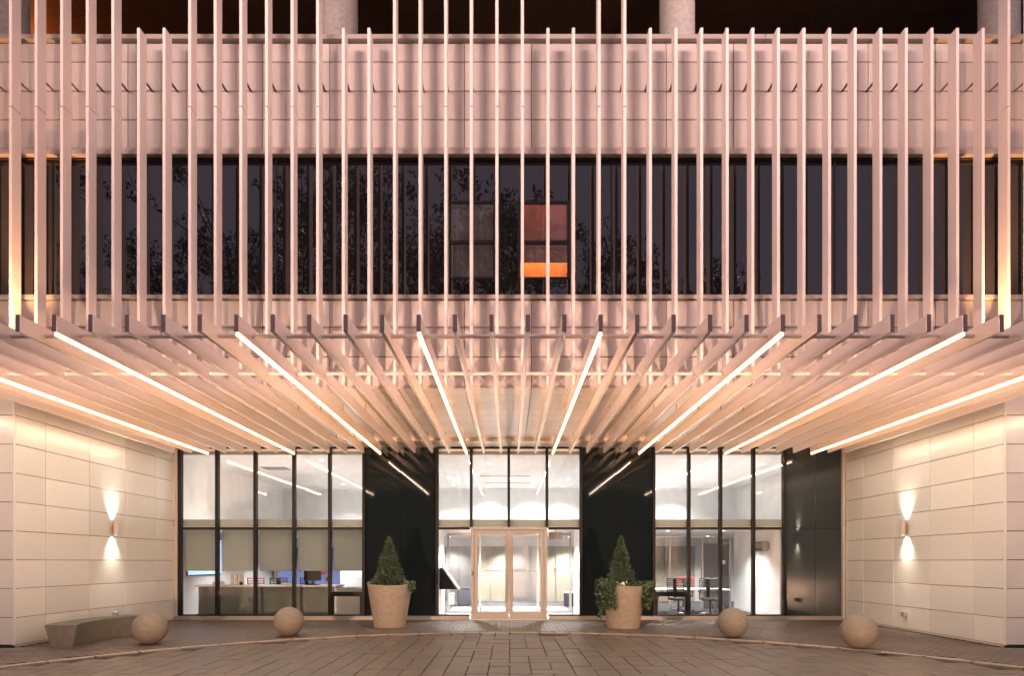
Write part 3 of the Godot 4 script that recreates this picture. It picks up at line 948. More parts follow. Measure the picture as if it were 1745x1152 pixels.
func notice(at: Vector3, w: float, h: float, two: bool, label: String) -> void:
	var t := thing("wall_notice", label, "sign", at, 0.0, "prohibition notices")
	put("plate", box(Vector3(w, h, 0.01), 0.002), M.off_white if two else M.alu, t)
	var tops := [h / 2 - 0.075, h / 2 - 0.205] if two else [h / 2 - 0.085]
	for y in tops:
		var ring := lathe([Vector2(0.037, -0.003), Vector2(0.055, -0.003), Vector2(0.055, 0.003), Vector2(0.037, 0.003)], 20)
		put("ring", ring, M.red, t, Vector3(0, y, 0.009), Basis(Vector3.RIGHT, PI / 2))
		put("bar", box(Vector3(0.09, 0.014, 0.005)), M.red, t, Vector3(0, y, 0.009), Basis(Vector3.BACK, -PI / 4))
		put("symbol", box(Vector3(0.05, 0.012, 0.003)), M.ink, t, Vector3(0, y, 0.0075))
	for i in (5 if two else 2):
		put("text_line", box(Vector3(w * (0.6 + 0.2 * (i % 2)), 0.010, 0.002)), M.ink, t, Vector3(0, tops[-1] - 0.085 - i * 0.024, 0.007))

# ---------------------------------------------------------------- reception, left
func office_chair(called: String, label: String, at: Vector3, turn: float, back_mat: Material, trim_mat: Material, group: String) -> void:
	var t := thing(called, label, "chair", at, turn, group)
	for i in 5:
		var a := TAU * i / 5.0
		var tip := Vector3(cos(a) * 0.30, 0.06, sin(a) * 0.30)
		put("leg", tube(Vector3(0, 0.10, 0), tip, 0.022, 0.015, 6), M.alu, t)
		put("castor", tube(tip + Vector3(-0.015, -0.03, 0), tip + Vector3(0.015, -0.03, 0), 0.03, 0.03, 8), M.black_plastic, t)
	put("post", tube(Vector3(0, 0.09, 0), Vector3(0, 0.44, 0), 0.025, 0.022, 8), M.black_plastic, t)
	put("seat", box(Vector3(0.48, 0.07, 0.46), 0.025), M.black_plastic, t, Vector3(0, 0.475, 0))
	var lean := Basis(Vector3.RIGHT, -0.10)
	var bk := put("backrest", box(Vector3(0.025, 0.46, 0.03), 0.006), trim_mat, t, Vector3(-0.235, 0.80, -0.23), lean)
	put("side_rail", box(Vector3(0.025, 0.46, 0.03), 0.006), trim_mat, bk, Vector3(0.47, 0, 0))
	put("top_rail", box(Vector3(0.495, 0.03, 0.03), 0.006), trim_mat, bk, Vector3(0.235, 0.235, 0))
	for i in 9:
		put("slat", box(Vector3(0.45, 0.022, 0.012)), back_mat, bk, Vector3(0.235, -0.21 + i * 0.048, 0))
	put("spine", box(Vector3(0.11, 0.60, 0.025), 0.01), M.black_plastic, t, Vector3(0, 0.74, -0.265), lean)
	for s in [-1.0, 1.0]:
		put("armrest", box(Vector3(0.06, 0.03, 0.26), 0.01), M.black_plastic, t, Vector3(s * 0.28, 0.68, 0.0))
		put("arm_post", box(Vector3(0.03, 0.22, 0.05), 0.006), M.black_plastic, t, Vector3(s * 0.28, 0.56, 0.0))

func reception_things() -> void:
	var xs := [-8.64, -7.67, -6.67, -5.655, -4.717, -3.824]
	var names := ["leftmost", "second", "third", "fourth", "rightmost"]
	for i in 5:
		var t := thing("roller_blind", "%s of the five grey green roller blinds in the reception windows" % names[i], "blind", Vector3((xs[i] + xs[i + 1]) / 2, 0, -(SHOP_D + 0.20)), 0.0, "roller blinds in the reception windows")
		var w: float = xs[i + 1] - xs[i] - 0.10
		put("fabric", box(Vector3(w, 1.07, 0.004)), M.blind, t, Vector3(0, 1.835, 0))
		put("bottom_bar", box(Vector3(w, 0.025, 0.014), 0.004), M.blind, t, Vector3(0, 1.295, 0))
		put("roller", tube(Vector3(-w / 2, 2.39, -0.02), Vector3(w / 2, 2.39, -0.02), 0.03, 0.03, 10), M.grey_plastic, t)
	var c := thing("reception_counter", "long grey green reception counter behind the left windows", "counter", Vector3(-6.6, 0.011, -16.75))
	put("front_panel", box(Vector3(3.7, 0.83, 0.04), 0.004), M.counter, c, Vector3(-0.05, 0.415, 0.18))
	put("counter_top", box(Vector3(3.9, 0.04, 0.62), 0.006), M.counter_top, c, Vector3(0, 0.852, 0))
	put("end_panel", box(Vector3(0.04, 0.83, 0.50), 0.004), M.counter, c, Vector3(1.85, 0.415, -0.10))
	put("end_panel", box(Vector3(0.04, 0.83, 0.50), 0.004), M.counter, c, Vector3(-1.92, 0.415, -0.10))
	var c2 := thing("side_counter", "white side counter behind the rightmost reception window", "counter", Vector3(-4.35, 0.011, -16.9))
	put("top", box(Vector3(0.9, 0.04, 0.7), 0.006), M.off_white, c2, Vector3(0, 0.78, 0))
	put("front_panel", box(Vector3(0.9, 0.75, 0.04), 0.004), M.counter_top, c2, Vector3(0, 0.38, 0.3))
	var ctop := 0.885
	var tv := thing("wall_screen", "wide wall screen glowing pale blue in the reception", "screen", Vector3(-9.02, 1.68, -17.9))
	put("bezel", box(Vector3(0.05, 1.12, 2.0), 0.008), M.black_plastic, tv)
	put("screen", box(Vector3(0.006, 1.05, 1.92)), M.screen_glow, tv, Vector3(0.03, 0, 0))
	var mo := thing("monitor", "black computer monitor seen from behind on the reception counter", "monitor", Vector3(-5.52, ctop - 0.001, -16.95))
	put("screen_back", box(Vector3(0.48, 0.31, 0.035), 0.012), M.black_plastic, mo, Vector3(0, 0.26, 0))
	put("stand", box(Vector3(0.06, 0.2, 0.03), 0.006), M.black_plastic, mo, Vector3(0, 0.10, -0.03))
	put("foot", box(Vector3(0.22, 0.014, 0.16), 0.004), M.black_plastic, mo, Vector3(0, 0.007, -0.03))
	for i in 3:
		var b := thing("binder", "%s of the three white binders on the reception counter" % ["leftmost", "middle", "rightmost"][i], "binder", Vector3(-7.72 + i * 0.11, ctop, -16.9), 0.0, "white binders on the counter")
		put("cover", box(Vector3(0.075, 0.28, 0.24), 0.005), M.off_white, b, Vector3(0, 0.14, 0))
		put("spine_label", box(Vector3(0.04, 0.09, 0.002)), M.counter_top, b, Vector3(0, 0.18, 0.121))
	office_chair("office_chair", "red backed office chair behind the reception counter", Vector3(-7.32, 0.011, -17.7), PI, M.red, M.red, "office chairs in the reception")
	office_chair("office_chair", "black office chair behind the reception counter near the blue board", Vector3(-6.75, 0.011, -17.8), PI + 0.2, M.black_plastic, M.black_plastic, "office chairs in the reception")
	office_chair("office_chair", "black office chair behind the black monitor", Vector3(-5.80, 0.011, -17.8), PI - 0.3, M.black_plastic, M.black_plastic, "office chairs in the reception")
	var bb := thing("blue_board", "blue pin board on the reception partition", "board", Vector3(-6.5, 1.35, -20.0))
	put("panel", box(Vector3(2.3, 1.3, 0.04), 0.006), M.blue_board, bb)
	put("rosette", lathe([Vector2(0.0, -0.02), Vector2(0.12, -0.01), Vector2(0.10, 0.01), Vector2(0.0, 0.02)], 10), M.red, bb, Vector3(0.35, -0.12, 0.03), Basis(Vector3.RIGHT, PI / 2))
	put("support", box(Vector3(2.3, 0.70, 0.03)), M.grey_plastic, bb, Vector3(0, -0.99, -0.01))
	var part := thing("white_partition", "white partition behind the right reception windows", "partition", Vector3(-4.5, 0.011, -19.2))
	for i in 2:
		put("panel", box(Vector3(0.82, 2.2, 0.04), 0.004), M.white, part, Vector3(-0.46 + i * 0.87, 1.1, 0))
	put("post", box(Vector3(0.04, 2.2, 0.06), 0.004), M.grey_plastic, part, Vector3(-0.025, 1.1, 0))
	for a in [[-8.1, 0.10, "leftmost stack of white papers on the reception counter"], [-6.2, 0.05, "low stack of white papers near the blue board on the counter"]]:
		var pp := thing("paper_stack", a[2], "papers", Vector3(a[0], ctop, -16.85), 0.0, "paper stacks on the counter")
		for i in 6:
			put("sheet", box(Vector3(0.21, a[1] / 6.0 - 0.001, 0.29)), M.off_white, pp, Vector3(rng.randf_range(-0.012, 0.012), (i + 0.5) * a[1] / 6.0, rng.randf_range(-0.012, 0.012)), Basis(Vector3.UP, rng.randf_range(-0.12, 0.12)))
	var mg := thing("mug", "small dark mug on the reception counter beside the binders", "mug", Vector3(-7.38, ctop, -16.62))
	put("cup", lathe([Vector2(0.0, 0.0), Vector2(0.036, 0.0), Vector2(0.04, 0.095), Vector2(0.036, 0.095), Vector2(0.032, 0.01), Vector2(0.0, 0.01)], 16), M.navy, mg)
	put("handle", box(Vector3(0.02, 0.05, 0.01), 0.003), M.navy, mg, Vector3(0.048, 0.05, 0))
	var fl := thing("flower_pot", "small pot of orange flowers beside the black monitor", "flower pot", Vector3(-5.05, ctop, -16.9))
	put("pot", lathe([Vector2(0.0, 0.0), Vector2(0.045, 0.0), Vector2(0.06, 0.09), Vector2(0.05, 0.09), Vector2(0.0, 0.08)], 14), M.off_white, fl)
	var ps := []
	for i in 40:
		ps.append(Transform3D(random_basis(1.0), Vector3(rng.randf_range(-0.08, 0.08), 0.10 + rng.randf() * 0.12, rng.randf_range(-0.08, 0.08))))
	scatter("blossom", leaf_mesh(0.05, 0.015, 4, 0.012, 5), M.orange, ps, fl)

# ---------------------------------------------------------------- meeting room, right
func meeting_things() -> void:
	var t := thing("meeting_table", "white topped meeting table with slanted legs behind the right windows", "table", Vector3(5.15, 0.011, -17.75))
	put("top", box(Vector3(2.3, 0.035, 0.95), 0.008), M.off_white, t, Vector3(0, 0.71, 0))
	for s in [-1.0, 1.0]:
		for z in [-1.0, 1.0]:
			put("leg", tube(Vector3(s * 0.95 + 0.10 * s, 0.0, z * 0.40), Vector3(s * 0.78, 0.69, z * 0.30), 0.024, 0.03, 8), M.oak if s * z < 0 else M.grey_plastic, t)
	office_chair("office_chair", "black mesh meeting chair nearest the right planter", Vector3(4.70, 0.011, -16.85), 0.10, M.black_plastic, M.black_plastic, "meeting room chairs")
	office_chair("office_chair", "black mesh meeting chair behind the right middle concrete ball", Vector3(5.58, 0.011, -16.85), -0.12, M.black_plastic, M.black_plastic, "meeting room chairs")
	office_chair("office_chair", "red trimmed meeting chair on the far side of the table", Vector3(5.35, 0.011, -18.65), PI, M.black_plastic, M.red, "meeting room chairs")
	var p := thing("table_plant", "bright green grassy plant in a pot on the meeting table", "plant", Vector3(4.18, 0.738, -17.6))
	put("pot", lathe([Vector2(0.0, 0.0), Vector2(0.06, 0.0), Vector2(0.08, 0.10), Vector2(0.07, 0.10), Vector2(0.0, 0.09)], 16), M.off_white, p)
	var st := begin()
	for i in 150:
		var a := rng.randf() * TAU
		var lean := rng.randf_range(0.03, 0.16)
		var h := rng.randf_range(0.14, 0.30)
		var o := Vector3(cos(a) * 0.04, 0.09, sin(a) * 0.04)
		var tip := o + Vector3(cos(a) * lean, h, sin(a) * lean)
		var sd := Vector3(-sin(a), 0, cos(a)) * 0.005
		tri(st, o - sd, o + sd, tip, Vector3(cos(a), 0.3, sin(a)).normalized())
	put("foliage", st.commit(), M.grass_leaf, p)
	var g := thing("glass_partition", "grey framed glass partition at the back of the meeting room", "partition")
	for x in [3.95, 5.16, 6.20, 7.10]:
		span("post", x - 0.03, x + 0.03, 0.012, 2.29, 19.46, 19.54, M.alu, g, 0.004)
	span("head", 3.8, 7.2, 2.291, 2.34, 19.46, 19.54, M.alu, g, 0.004)
	for a in [[3.98, 5.13], [5.19, 6.17]]:
		span("pane", a[0], a[1], 0.02, 2.29, 19.495, 19.503, M.inner_pane, g)
	var d := thing("inner_door", "dark grey door ajar in the meeting room partition", "door", Vector3(6.65, 0.012, -19.5))
	put("leaf", box(Vector3(0.82, 2.10, 0.045), 0.004), mat("door_grey", lin(0.055, 0.062, 0.075), 0.45), d, Vector3(0, 1.05, 0))
	put("lever", box(Vector3(0.13, 0.022, 0.03), 0.006), M.alu, d, Vector3(-0.30, 1.0, 0.05))
	put("sign", box(Vector3(0.13, 0.12, 0.006)), M.off_white, d, Vector3(0.22, 1.50, 0.027))
	var u := thing("wall_unit", "grey rounded air unit on the meeting room side wall", "air conditioner", Vector3(7.215, 1.96, -17.15))
	put("housing", box(Vector3(0.20, 0.28, 0.75), 0.05), M.grey_plastic, u, Vector3(-0.102, 0, 0))
	put("vent", box(Vector3(0.012, 0.04, 0.60), 0.003), M.black_plastic, u, Vector3(-0.20, -0.08, 0))

# ---------------------------------------------------------------- wall lights and outlets
func sconce(at: Vector3, out: Vector3, label: String) -> void:
	var t := thing("wall_light", label, "wall light", at, atan2(out.x, out.z), "up and down wall lights")
	put("back_plate", box(Vector3(0.09, 0.14, 0.012), 0.003), M.trim, t, Vector3(0, 0, 0.007))
	var shell := lathe([Vector2(0.048, -0.155), Vector2(0.056, -0.155), Vector2(0.056, 0.155), Vector2(0.048, 0.155), Vector2(0.048, -0.155)], 24)
	put("shade", shell, M.trim, t, Vector3(0, 0, 0.09))
	put("arm", box(Vector3(0.03, 0.03, 0.03)), M.trim, t, Vector3(0, 0, 0.025))
	for s in [-1.0, 1.0]:
		put("light_lens", tube(Vector3(0, s * 0.146, 0), Vector3(0, s * 0.152, 0), 0.047, 0.047, 18), M.sconce_lens, t, Vector3(0, 0, 0.09))
		var l := SpotLight3D.new()
		l.name = "up_light" if s > 0 else "down_light"
		t.add_child(l)
		l.rotation = Vector3(s * (PI / 2 - 0.30), 0, 0)
		l.position = Vector3(0, s * 0.160, 0.055)
		l.spot_angle = 42.0
		l.spot_angle_attenuation = 1.0
		l.light_color = Color(1.0, 0.93, 0.82)
		l.light_energy = 7.5
		l.light_size = 0.045
		l.spot_range = 30.0
		l.spot_attenuation = 2.0
		l.shadow_enabled = true

func wall_fittings() -> void:
	sconce(Vector3(-WALL_X, 2.27, -13.35), Vector3.RIGHT, "cylindrical up and down wall light on the left side wall")
	sconce(Vector3(WALL_X, 2.27, -13.35), Vector3.LEFT, "cylindrical up and down wall light on the right side wall")
	sconce(Vector3(-9.55, 2.27, -FACADE_D), Vector3.BACK, "cylindrical wall light on the front face beyond the left corner")
	sconce(Vector3(9.55, 2.27, -FACADE_D), Vector3.BACK, "cylindrical wall light on the front face beyond the right corner")
	for s in [-1.0, 1.0]:
		var t := thing("outlet_box", "small silver outlet box low on the %s side wall" % ("left" if s < 0 else "right"), "outlet", Vector3(s * WALL_X, 0.36, -13.4), 0.0, "outlet boxes on the side walls")
		put("cover", box(Vector3(0.07, 0.12, 0.11), 0.008), M.alu, t, Vector3(-s * 0.036, 0, 0))
		put("lid", box(Vector3(0.012, 0.10, 0.09), 0.003), M.grey_plastic, t, Vector3(-s * 0.079, 0, 0))
		# warm uplights at the ends of the facade, just outside the picture
		var u := thing("facade_uplight", "warm uplight on the canopy behind the %s end of the canopy" % ("left" if s < 0 else "right"), "floodlight", Vector3(s * 8.30, 4.67, -9.95), 0.0, "uplights at the ends of the facade")
		put("housing", lathe([Vector2(0.0, -0.10), Vector2(0.07, -0.10), Vector2(0.09, 0.02), Vector2(0.085, 0.02), Vector2(0.06, 0.0)], 20), M.black_plastic, u)
		put("light_lens", tube(Vector3(0, 0.0, 0), Vector3(0, 0.008, 0), 0.08, 0.08, 18), M.uplight_lens, u)
		var l := SpotLight3D.new()
		l.name = "uplight_beam"
		u.add_child(l)
		l.look_at_from_position(Vector3.ZERO, Vector3(s * 0.05, 1.0, -0.10), Vector3.BACK)
		l.position = Vector3(0, 0.03, 0)
		l.spot_angle = 29.0
		l.spot_angle_attenuation = 0.9
		l.light_color = Color(1.0, 0.72, 0.50)
		l.light_energy = 34.0
		l.light_size = 0.08
		l.spot_range = 40.0
		l.spot_attenuation = 2.0
		l.shadow_enabled = true

# ---------------------------------------------------------------- forecourt
func ground_uplights() -> void:
	for a in [[-5.0, "left"], [5.0, "right"]]:
		var x: float = a[0]
		var u := thing("canopy_floodlight", "%s one of the two low floodlights aimed at the canopy from the forecourt" % a[1], "floodlight", Vector3(x, 0.0, -4.0), 0.0, "low floodlights aimed at the canopy")
		put("base", box(Vector3(0.36, 0.03, 0.30), 0.006), M.black_plastic, u, Vector3(0, 0.015, 0.02))
		put("light_lens", tube(Vector3(0, 0.031, 0), Vector3(0, 0.037, 0), 0.05, 0.05, 20), M.ground_lens, u)
		put("visor", box(Vector3(1.3, 0.008, 0.60), 0.002), M.black_plastic, u, Vector3(0, 0.244, 0.106))
		for q in [-0.62, 0.62]:
			put("visor_leg", box(Vector3(0.012, 0.239, 0.03)), M.black_plastic, u, Vector3(q, 0.12, 0.30))
		var l := SpotLight3D.new()
		l.name = "ground_beam"
		u.add_child(l)
		l.look_at_from_position(Vector3.ZERO, Vector3(-x * 0.25, 4.4, -6.4), Vector3.UP)
		l.position = Vector3(0, 0.045, 0)
		l.spot_angle = 58.0
		l.spot_angle_attenuation = 0.8
		l.light_color = Color(1.0, 0.80, 0.66)
		l.light_energy = 142.0
		l.light_size = 0.05
		l.spot_range = 40.0
		l.spot_attenuation = 2.0
		l.shadow_enabled = true

func forecourt_things() -> void:
	var balls := [[-6.68, 11.25, "concrete ball at the end of the curved bench"], [-4.54, 12.45, "concrete ball before the reception windows left of the planter"], [4.50, 12.20, "concrete ball before the meeting room windows right of the planter"], [6.16, 10.68, "concrete ball nearest the right side wall"]]
	var prof := [Vector2(0.0, 0.0), Vector2(0.06, 0.0)]
	for i in range(2, 41):
		var a := -PI / 2 + PI * i / 40.0
		prof.append(Vector2(maxf(cos(a) * 0.30, 0.0), 0.297 + sin(a) * 0.30))
	var ball_mesh := lathe(prof, 64)
	for b in balls:
		var o := put("stone_ball", ball_mesh, M.concrete_ball, self, Vector3(b[0], 0.0, -b[1]))
		o.rotation.y = rng.randf() * TAU
		meta(o, b[2], "ball bollard", "concrete ball bollards")
	# curved bench
	var bench := thing("curved_bench", "low curved concrete bench against the left side wall", "bench")
	var st := begin()
	var n := 24
	var ring := []
	for i in n + 1:
		var d := lerpf(10.75, 12.95, float(i) / n)
		var q := absf(d - 11.7)
		var xi := func(r: float) -> float: return -6.04 - sqrt(r * r - q * q)
		ring.append([Vector3(xi.call(1.90), 0.40, -d), Vector3(xi.call(2.42), 0.40, -d), Vector3(xi.call(2.31), 0.0, -d), Vector3(xi.call(1.97), 0.0, -d)])
	for i in n:
		var a: Array = ring[i]
		var b: Array = ring[i + 1]
		quad(st, a[0], a[1], b[1], b[0], Vector3.UP)
		quad(st, a[1], a[2], b[2], b[1], Vector3.LEFT)
		quad(st, a[3], a[0], b[0], b[3], Vector3.RIGHT)
		quad(st, a[2], a[3], b[3], b[2], Vector3.DOWN)
	quad(st, ring[0][0], ring[0][1], ring[0][2], ring[0][3], Vector3.BACK)
	quad(st, ring[n][0], ring[n][1], ring[n][2], ring[n][3], Vector3.FORWARD)
	put("seat", st.commit(), M.concrete, bench)
	# planters
	planter(Vector3(-2.82, 0, -14.25), Vector2(0.02, 0.11), "left", 0.0, 1.06)
	planter(Vector3(2.64, 0, -14.05), Vector2(0.05, 0.12), "right", 0.3, 1.03)

func planter(at: Vector3, tilt: Vector2, side: String, turn: float, k: float) -> void:
	var t := thing("planter", "tapered beige concrete planter %s of the entrance doors" % side, "planter", at, 0.0, "planters beside the entrance doors")
	var h := 1.03
	var out := []
	for i in 9:
		var f := i / 8.0
		out.append(Vector2(lerpf(0.365, 0.525, f), h * f))
	var prof := [Vector2(0.0, 0.0)] + out + [Vector2(0.518, h + 0.008), Vector2(0.490, h + 0.008), Vector2(0.480, h), Vector2(0.455, h - 0.12), Vector2(0.0, h - 0.12)]
	put("pot", lathe(prof, 64, tilt), M.pot, t)
	put("soil", tube(Vector3(0, h - 0.16, 0), Vector3(0, h - 0.085, 0), 0.44, 0.44, 24), M.soil, t)
	# clipped conical shrub
	var s := thing("conical_shrub", "dark clipped conical evergreen in the %s planter" % side, "shrub", at + Vector3(-0.02 if side == "left" else -0.06, h - 0.09, 0), 0.0, "conical evergreens in the planters")
	put("stem", tube(Vector3.ZERO, Vector3(0, 0.95, 0), 0.03, 0.008, 8), M.bark, s)
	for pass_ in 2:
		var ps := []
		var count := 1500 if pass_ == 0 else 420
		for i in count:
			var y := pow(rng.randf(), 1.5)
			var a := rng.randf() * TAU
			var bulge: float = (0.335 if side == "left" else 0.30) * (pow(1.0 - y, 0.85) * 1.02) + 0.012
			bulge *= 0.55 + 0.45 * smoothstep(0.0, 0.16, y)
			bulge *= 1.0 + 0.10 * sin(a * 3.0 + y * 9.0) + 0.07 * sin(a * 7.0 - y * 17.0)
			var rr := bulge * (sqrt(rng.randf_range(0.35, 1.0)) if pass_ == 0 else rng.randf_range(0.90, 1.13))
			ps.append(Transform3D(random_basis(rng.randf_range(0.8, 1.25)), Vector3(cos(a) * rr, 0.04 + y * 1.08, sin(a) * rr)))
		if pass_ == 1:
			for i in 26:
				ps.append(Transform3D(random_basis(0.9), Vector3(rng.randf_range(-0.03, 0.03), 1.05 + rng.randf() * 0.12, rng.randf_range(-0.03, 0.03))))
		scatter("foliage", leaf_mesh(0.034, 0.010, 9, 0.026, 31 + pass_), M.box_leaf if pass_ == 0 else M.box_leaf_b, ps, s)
	# ivy and ground cover over the rim
	var v := thing("trailing_ivy", "%s trailing over the rim of the %s planter" % ["small ivy" if side == "left" else "thick ivy", side], "ivy", at + Vector3(0, h - 0.04, 0), 0.0, "ivy in the planters")
	var pl := []
	var st := begin()
	for i in 130:
		var a := rng.randf() * TAU
		var r := rng.randf_range(0.22, 0.47)
		var p := Vector3(cos(a) * r, 0, sin(a) * r)
		pl.append(Transform3D(random_basis(rng.randf_range(0.8, 1.3)), p + Vector3(0, rng.randf_range(-0.04, 0.07) - (p.x * tilt.x + p.z * tilt.y) + (0.03 if absf(p.x) > 0.3 else 0.0), 0)))
	var trails := []
	if side == "left":
		for i in 1: trails.append([rng.randf_range(0.35, 0.5), 0.14])
	else:
		for i in 7: trails.append([rng.randf_range(-0.15, 0.75), rng.randf_range(0.30, 0.62)])
		for i in 5: trails.append([PI - rng.randf_range(0.35, 1.15), rng.randf_range(0.25, 0.62)])
		for i in 2: trails.append([PI + rng.randf_range(-0.1, 0.25), rng.randf_range(0.7, 0.9)])
	for q in trails:
		var dir := Vector3(cos(q[0]), 0, sin(q[0]))
		var start := dir * 0.46
		start.y = -(start.x * tilt.x + start.z * tilt.y) + 0.05
		var last: Vector3 = start
		var steps := int(q[1] / 0.035) + 4
		for k2 in steps:
			var f := float(k2) / steps
			var rad: float = lerpf(0.46, 0.60, minf(1.0, f * 4.0)) - maxf(0.0, f - 0.25) * q[1] * 0.17
			var drop: float = maxf(0.0, f - 0.16) * q[1] * 1.15 - 0.05 * sin(minf(f * 6.0, PI))
			var p2 := dir * rad + Vector3(rng.randf_range(-0.025, 0.025), start.y - 0.02 - drop, rng.randf_range(-0.025, 0.025))
			add_tube(st, last, p2, 0.004, 0.004, 5, false)
			last = p2
			for j in 5:
				pl.append(Transform3D(random_basis(rng.randf_range(0.7, 1.2)), p2 + Vector3(rng.randf_range(-0.05, 0.05), rng.randf_range(-0.04, 0.04), rng.randf_range(-0.05, 0.05))))
	put("stem", st.commit(), M.bark, v)
	var half := pl.size() * 3 / 5
	scatter("foliage", leaf_mesh(0.055, 0.024, 4, 0.03, 41), M.ivy_leaf, pl.slice(0, pl.size()).filter(func(x): return int(x.origin.x * 9173.0) % 3 != 0), v)
	scatter("foliage", leaf_mesh(0.055, 0.024, 4, 0.03, 43), M.ivy_leaf_b, pl.filter(func(x): return int(x.origin.x * 9173.0) % 3 == 0), v)
	half = 0
	if side == "right":
		var fp := []
		for i in 12:
			fp.append(Transform3D(random_basis(1.0), Vector3(rng.randf_range(-0.25, 0.02), 0.05 + rng.randf_range(0.0, 0.06), rng.randf_range(0.30, 0.42)) - Vector3(0, 0.035, 0)))
		scatter("flower", leaf_mesh(0.035, 0.014, 6, 0.008, 47), M.petal, fp, v)

# ---------------------------------------------------------------- terrace above the parapet
func terrace_things() -> void:
	var r := struct_root("terrace", "dark open storey above the parapet")
	span("floor", -16, 16, 10.45, 10.60, FACADE_D + 0.5, 24.0, M.dark_room, r)
	span("back_wall", -16, 16, 10.6, 14.7, 23.0, 23.3, M.dark_wood, r)
	for i in 26:
		span("ceiling_board", -16, 16, 14.62, 14.66, 11.0 + i * 0.5 + 0.006, 11.0 + (i + 1) * 0.5 - 0.006, M.dark_wood, r)
	span("upper_slab", -16, 16, 14.665, 15.2, 10.9, 24.0, M.dark_room, r)
	var cx := [[-11.0, "at the left edge above the parapet"], [-3.72, "left of the middle above the parapet"], [3.68, "right of the middle above the parapet"], [10.75, "at the right edge above the parapet"]]
	for c in cx:
		var o := put("concrete_column", lathe([Vector2(0.375, 0.0), Vector2(0.375, 4.02)], 48), M.column, self, Vector3(c[0], 10.6, -13.3))
		meta(o, "round concrete column " + c[1], "column", "round columns above the parapet")
	for a in [[-0.22, "middle"], [8.85, "right"]]:
		var b := thing("roof_box", "small grey metal box behind the parapet at the %s" % a[1], "box", Vector3(a[0], 10.6, -11.7), 0.0, "small boxes behind the parapet")
		put("case", box(Vector3(0.14, 0.62, 0.12), 0.006), M.grey_plastic, b, Vector3(0, 0.31, 0))
		put("lid", box(Vector3(0.16, 0.02, 0.14), 0.004), M.alu, b, Vector3(0, 0.63, 0))
	var tl := thing("terrace_lamp", "orange bulb lamp on the terrace ceiling beyond the upper left corner", "lamp", Vector3(-12.6, 14.3, -14.8))
	put("bulb", lathe([Vector2(0.0, -0.09), Vector2(0.06, -0.07), Vector2(0.09, 0.0), Vector2(0.06, 0.07), Vector2(0.03, 0.12)], 14), M.uplight_lens, tl)
	put("rod", tube(Vector3(0, 0.12, 0), Vector3(0, 0.31, 0), 0.012, 0.012, 8), M.black_plastic, tl)
	var ol := OmniLight3D.new()
	ol.name = "bulb_light"
	tl.add_child(ol)
	ol.light_color = Color(1.0, 0.55, 0.22)
	ol.light_energy = 5.0
	ol.omni_range = 20.0
	ol.omni_attenuation = 2.0
	ol.light_size = 0.08
	ol.shadow_enabled = true
	var p := thing("terrace_plant", "dark leafy plant behind the parapet at the upper left", "plant", Vector3(-8.55, 10.6, -11.9))
	put("pot", lathe([Vector2(0.0, 0.0), Vector2(0.16, 0.0), Vector2(0.20, 0.26), Vector2(0.18, 0.26), Vector2(0.0, 0.22)], 18), M.grey_plastic, p)
	var st := begin()
	var ps := []
	for i in 9:
		var a := rng.randf() * TAU
		var tip := Vector3(cos(a) * rng.randf_range(0.1, 0.55), rng.randf_range(0.45, 0.85), sin(a) * 0.25)
		add_tube(st, Vector3(0, 0.2, 0), tip, 0.01, 0.004, 5, false)
		for j in 7:
			ps.append(Transform3D(random_basis(1.0), Vector3(0, 0.2, 0).lerp(tip, rng.randf_range(0.55, 1.1))))
	put("stem", st.commit(), M.bark, p)
	scatter("foliage", leaf_mesh(0.11, 0.022, 4, 0.04, 53), M.box_leaf, ps, p)

# ---------------------------------------------------------------- behind the camera: trees and lamps that the glass mirrors
func grow(st: SurfaceTool, tips: Array, a: Vector3, dir: Vector3, length: float, radius: float, level: int) -> void:
	var steps := 3
	var p := a
	var d := dir
	for i in steps:
		var q := p + d * length / steps
		add_tube(st, p, q, radius * (1.0 - 0.22 * i), radius * (1.0 - 0.22 * (i + 1)), 7 if level < 2 else 4, false)
		if level >= 2:
			for j in 2: tips.append(p.lerp(q, rng.randf()))
		p = q
		d = (d + Vector3(rng.randf_range(-1, 1), rng.randf_range(-0.25, 0.5), rng.randf_range(-1, 1)) * 0.22).normalized()
	if level >= 4:
		for i in 3: tips.append(p)
		return
	var kids := 4 if level == 0 else 3
	for i in kids:
		var turn := TAU * (i + rng.randf() * 0.7) / kids
		var u := d.cross(Vector3.RIGHT if absf(d.x) < 0.8 else Vector3.UP).normalized()
		var v := d.cross(u)
		var side := u * cos(turn) + v * sin(turn)
		var nd := (d * rng.randf_range(0.55, 1.0) + side * rng.randf_range(0.5, 0.85) + Vector3(0, 0.18, 0)).normalized()
		grow(st, tips, p, nd, length * rng.randf_range(0.55, 0.75), radius * 0.52, level + 1)

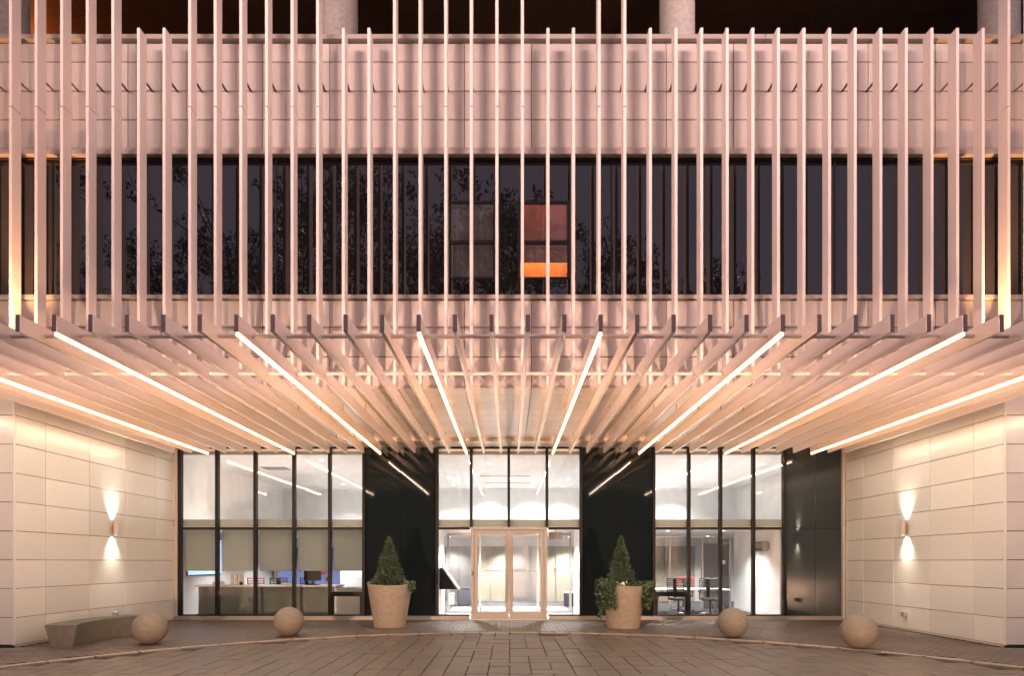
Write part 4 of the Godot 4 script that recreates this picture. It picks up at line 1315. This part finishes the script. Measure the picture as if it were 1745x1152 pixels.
func street_side() -> void:
	var leaf := leaf_mesh(0.24, 0.045, 7, 0.17, 61)
	var trees := [[-8.6, 5.5, 19.0, "tall leafy tree across from the left facade, mirrored in the dark windows"], [-3.4, 6.5, 20.0, "tall leafy tree across from the entrance, mirrored in the dark windows"], [1.7, 5.5, 18.0, "slender tree mirrored right of the orange window"], [6.0, 7.5, 15.0, "low tree mirrored in the right dark windows"], [-22.0, 15.0, 23.0, "farther tree mirrored in the leftmost dark windows"], [-15.0, 13.0, 21.0, "second tree from the left mirrored in the dark windows"]]
	var ob := thing("street_building", "dark unlit building across the street, mirrored in the storefront glass", "building", Vector3(0, -0.03, 34.0))
	put("wall", box(Vector3(90, 17.5, 6.0)), M.dark_brick, ob, Vector3(0, 8.75, 3.0))
	put("roof", box(Vector3(90.6, 0.4, 6.6), 0.05), M.bronze, ob, Vector3(0, 17.7, 3.0))
	for i in 18:
		for j in 4:
			put("window", box(Vector3(1.8, 2.0, 0.06), 0.01), M.black_panel, ob, Vector3(-42.5 + i * 5.0, 2.6 + j * 4.0, -0.01))
	for q in trees:
		var t := thing("street_tree", q[3], "tree", Vector3(q[0], -0.03, q[1]), 0.0, "street trees mirrored in the windows")
		var st := begin()
		var tips := []
		var h: float = q[2]
		grow(st, tips, Vector3.ZERO, Vector3(rng.randf_range(-0.05, 0.05), 1, rng.randf_range(-0.05, 0.05)).normalized(), h * 0.42, 0.26, 0)
		var top := 0.0
		for p in tips: top = maxf(top, p.y)
		var k := h / top
		var ps := []
		for p in tips:
			if rng.randf() < 0.12: continue
			ps.append(Transform3D(random_basis(rng.randf_range(0.8, 1.3)), p * k + Vector3(rng.randf_range(-1, 1), rng.randf_range(-1, 1), rng.randf_range(-1, 1)) * 0.35))
		var tr := put("trunk", st.commit(), M.bark, t)
		tr.scale = Vector3.ONE * k
		scatter("crown", leaf, M.tree_leaf, ps, t)
	var masts := [[-22.0, "outermost left"], [-15.0, "middle left"], [-9.0, "innermost left"], [9.0, "innermost right"], [15.0, "middle right"], [22.0, "outermost right"]]
	for a in masts:
		var mx: float = a[0]
		var t := thing("street_floodlight", "%s of the floodlight masts across the forecourt" % a[1], "street lamp", Vector3(mx, -0.03, 12.0), 0.0, "floodlight masts facing the facade")
		put("mast", tube(Vector3.ZERO, Vector3(0, 13.9, 0), 0.12, 0.07, 12), M.grey_plastic, t)
		put("base", tube(Vector3(0, 0, 0), Vector3(0, 0.3, 0), 0.22, 0.18, 12), M.grey_plastic, t)
		var head := Vector3(0, 14.0, -0.3)
		var aim := (Vector3(mx * (0.4 if absf(mx) < 10.0 else -0.12), 14.6, -FACADE_D) - Vector3(mx, 14.0, 11.7)).normalized()
		var b := Basis.looking_at(aim)
		put("lamp_head", box(Vector3(4.5, 0.8, 0.25), 0.03), M.black_plastic, t, head, b)
		put("light_lens", box(Vector3(4.4, 0.7, 0.01)), M.street_lens, t, head + aim * 0.131, b)
		var l := SpotLight3D.new()
		l.name = "floodlight_beam"
		t.add_child(l)
		l.basis = b
		l.position = head + aim * 0.16
		l.spot_angle = 24.0
		l.spot_angle_attenuation = 0.7
		l.light_color = Color(1.0, 0.835, 0.785)
		l.light_energy = 245.0 if absf(mx) < 10.0 else 400.0
		l.light_size = 2.2
		l.spot_range = 80.0
		l.spot_attenuation = 2.0
		l.shadow_enabled = true
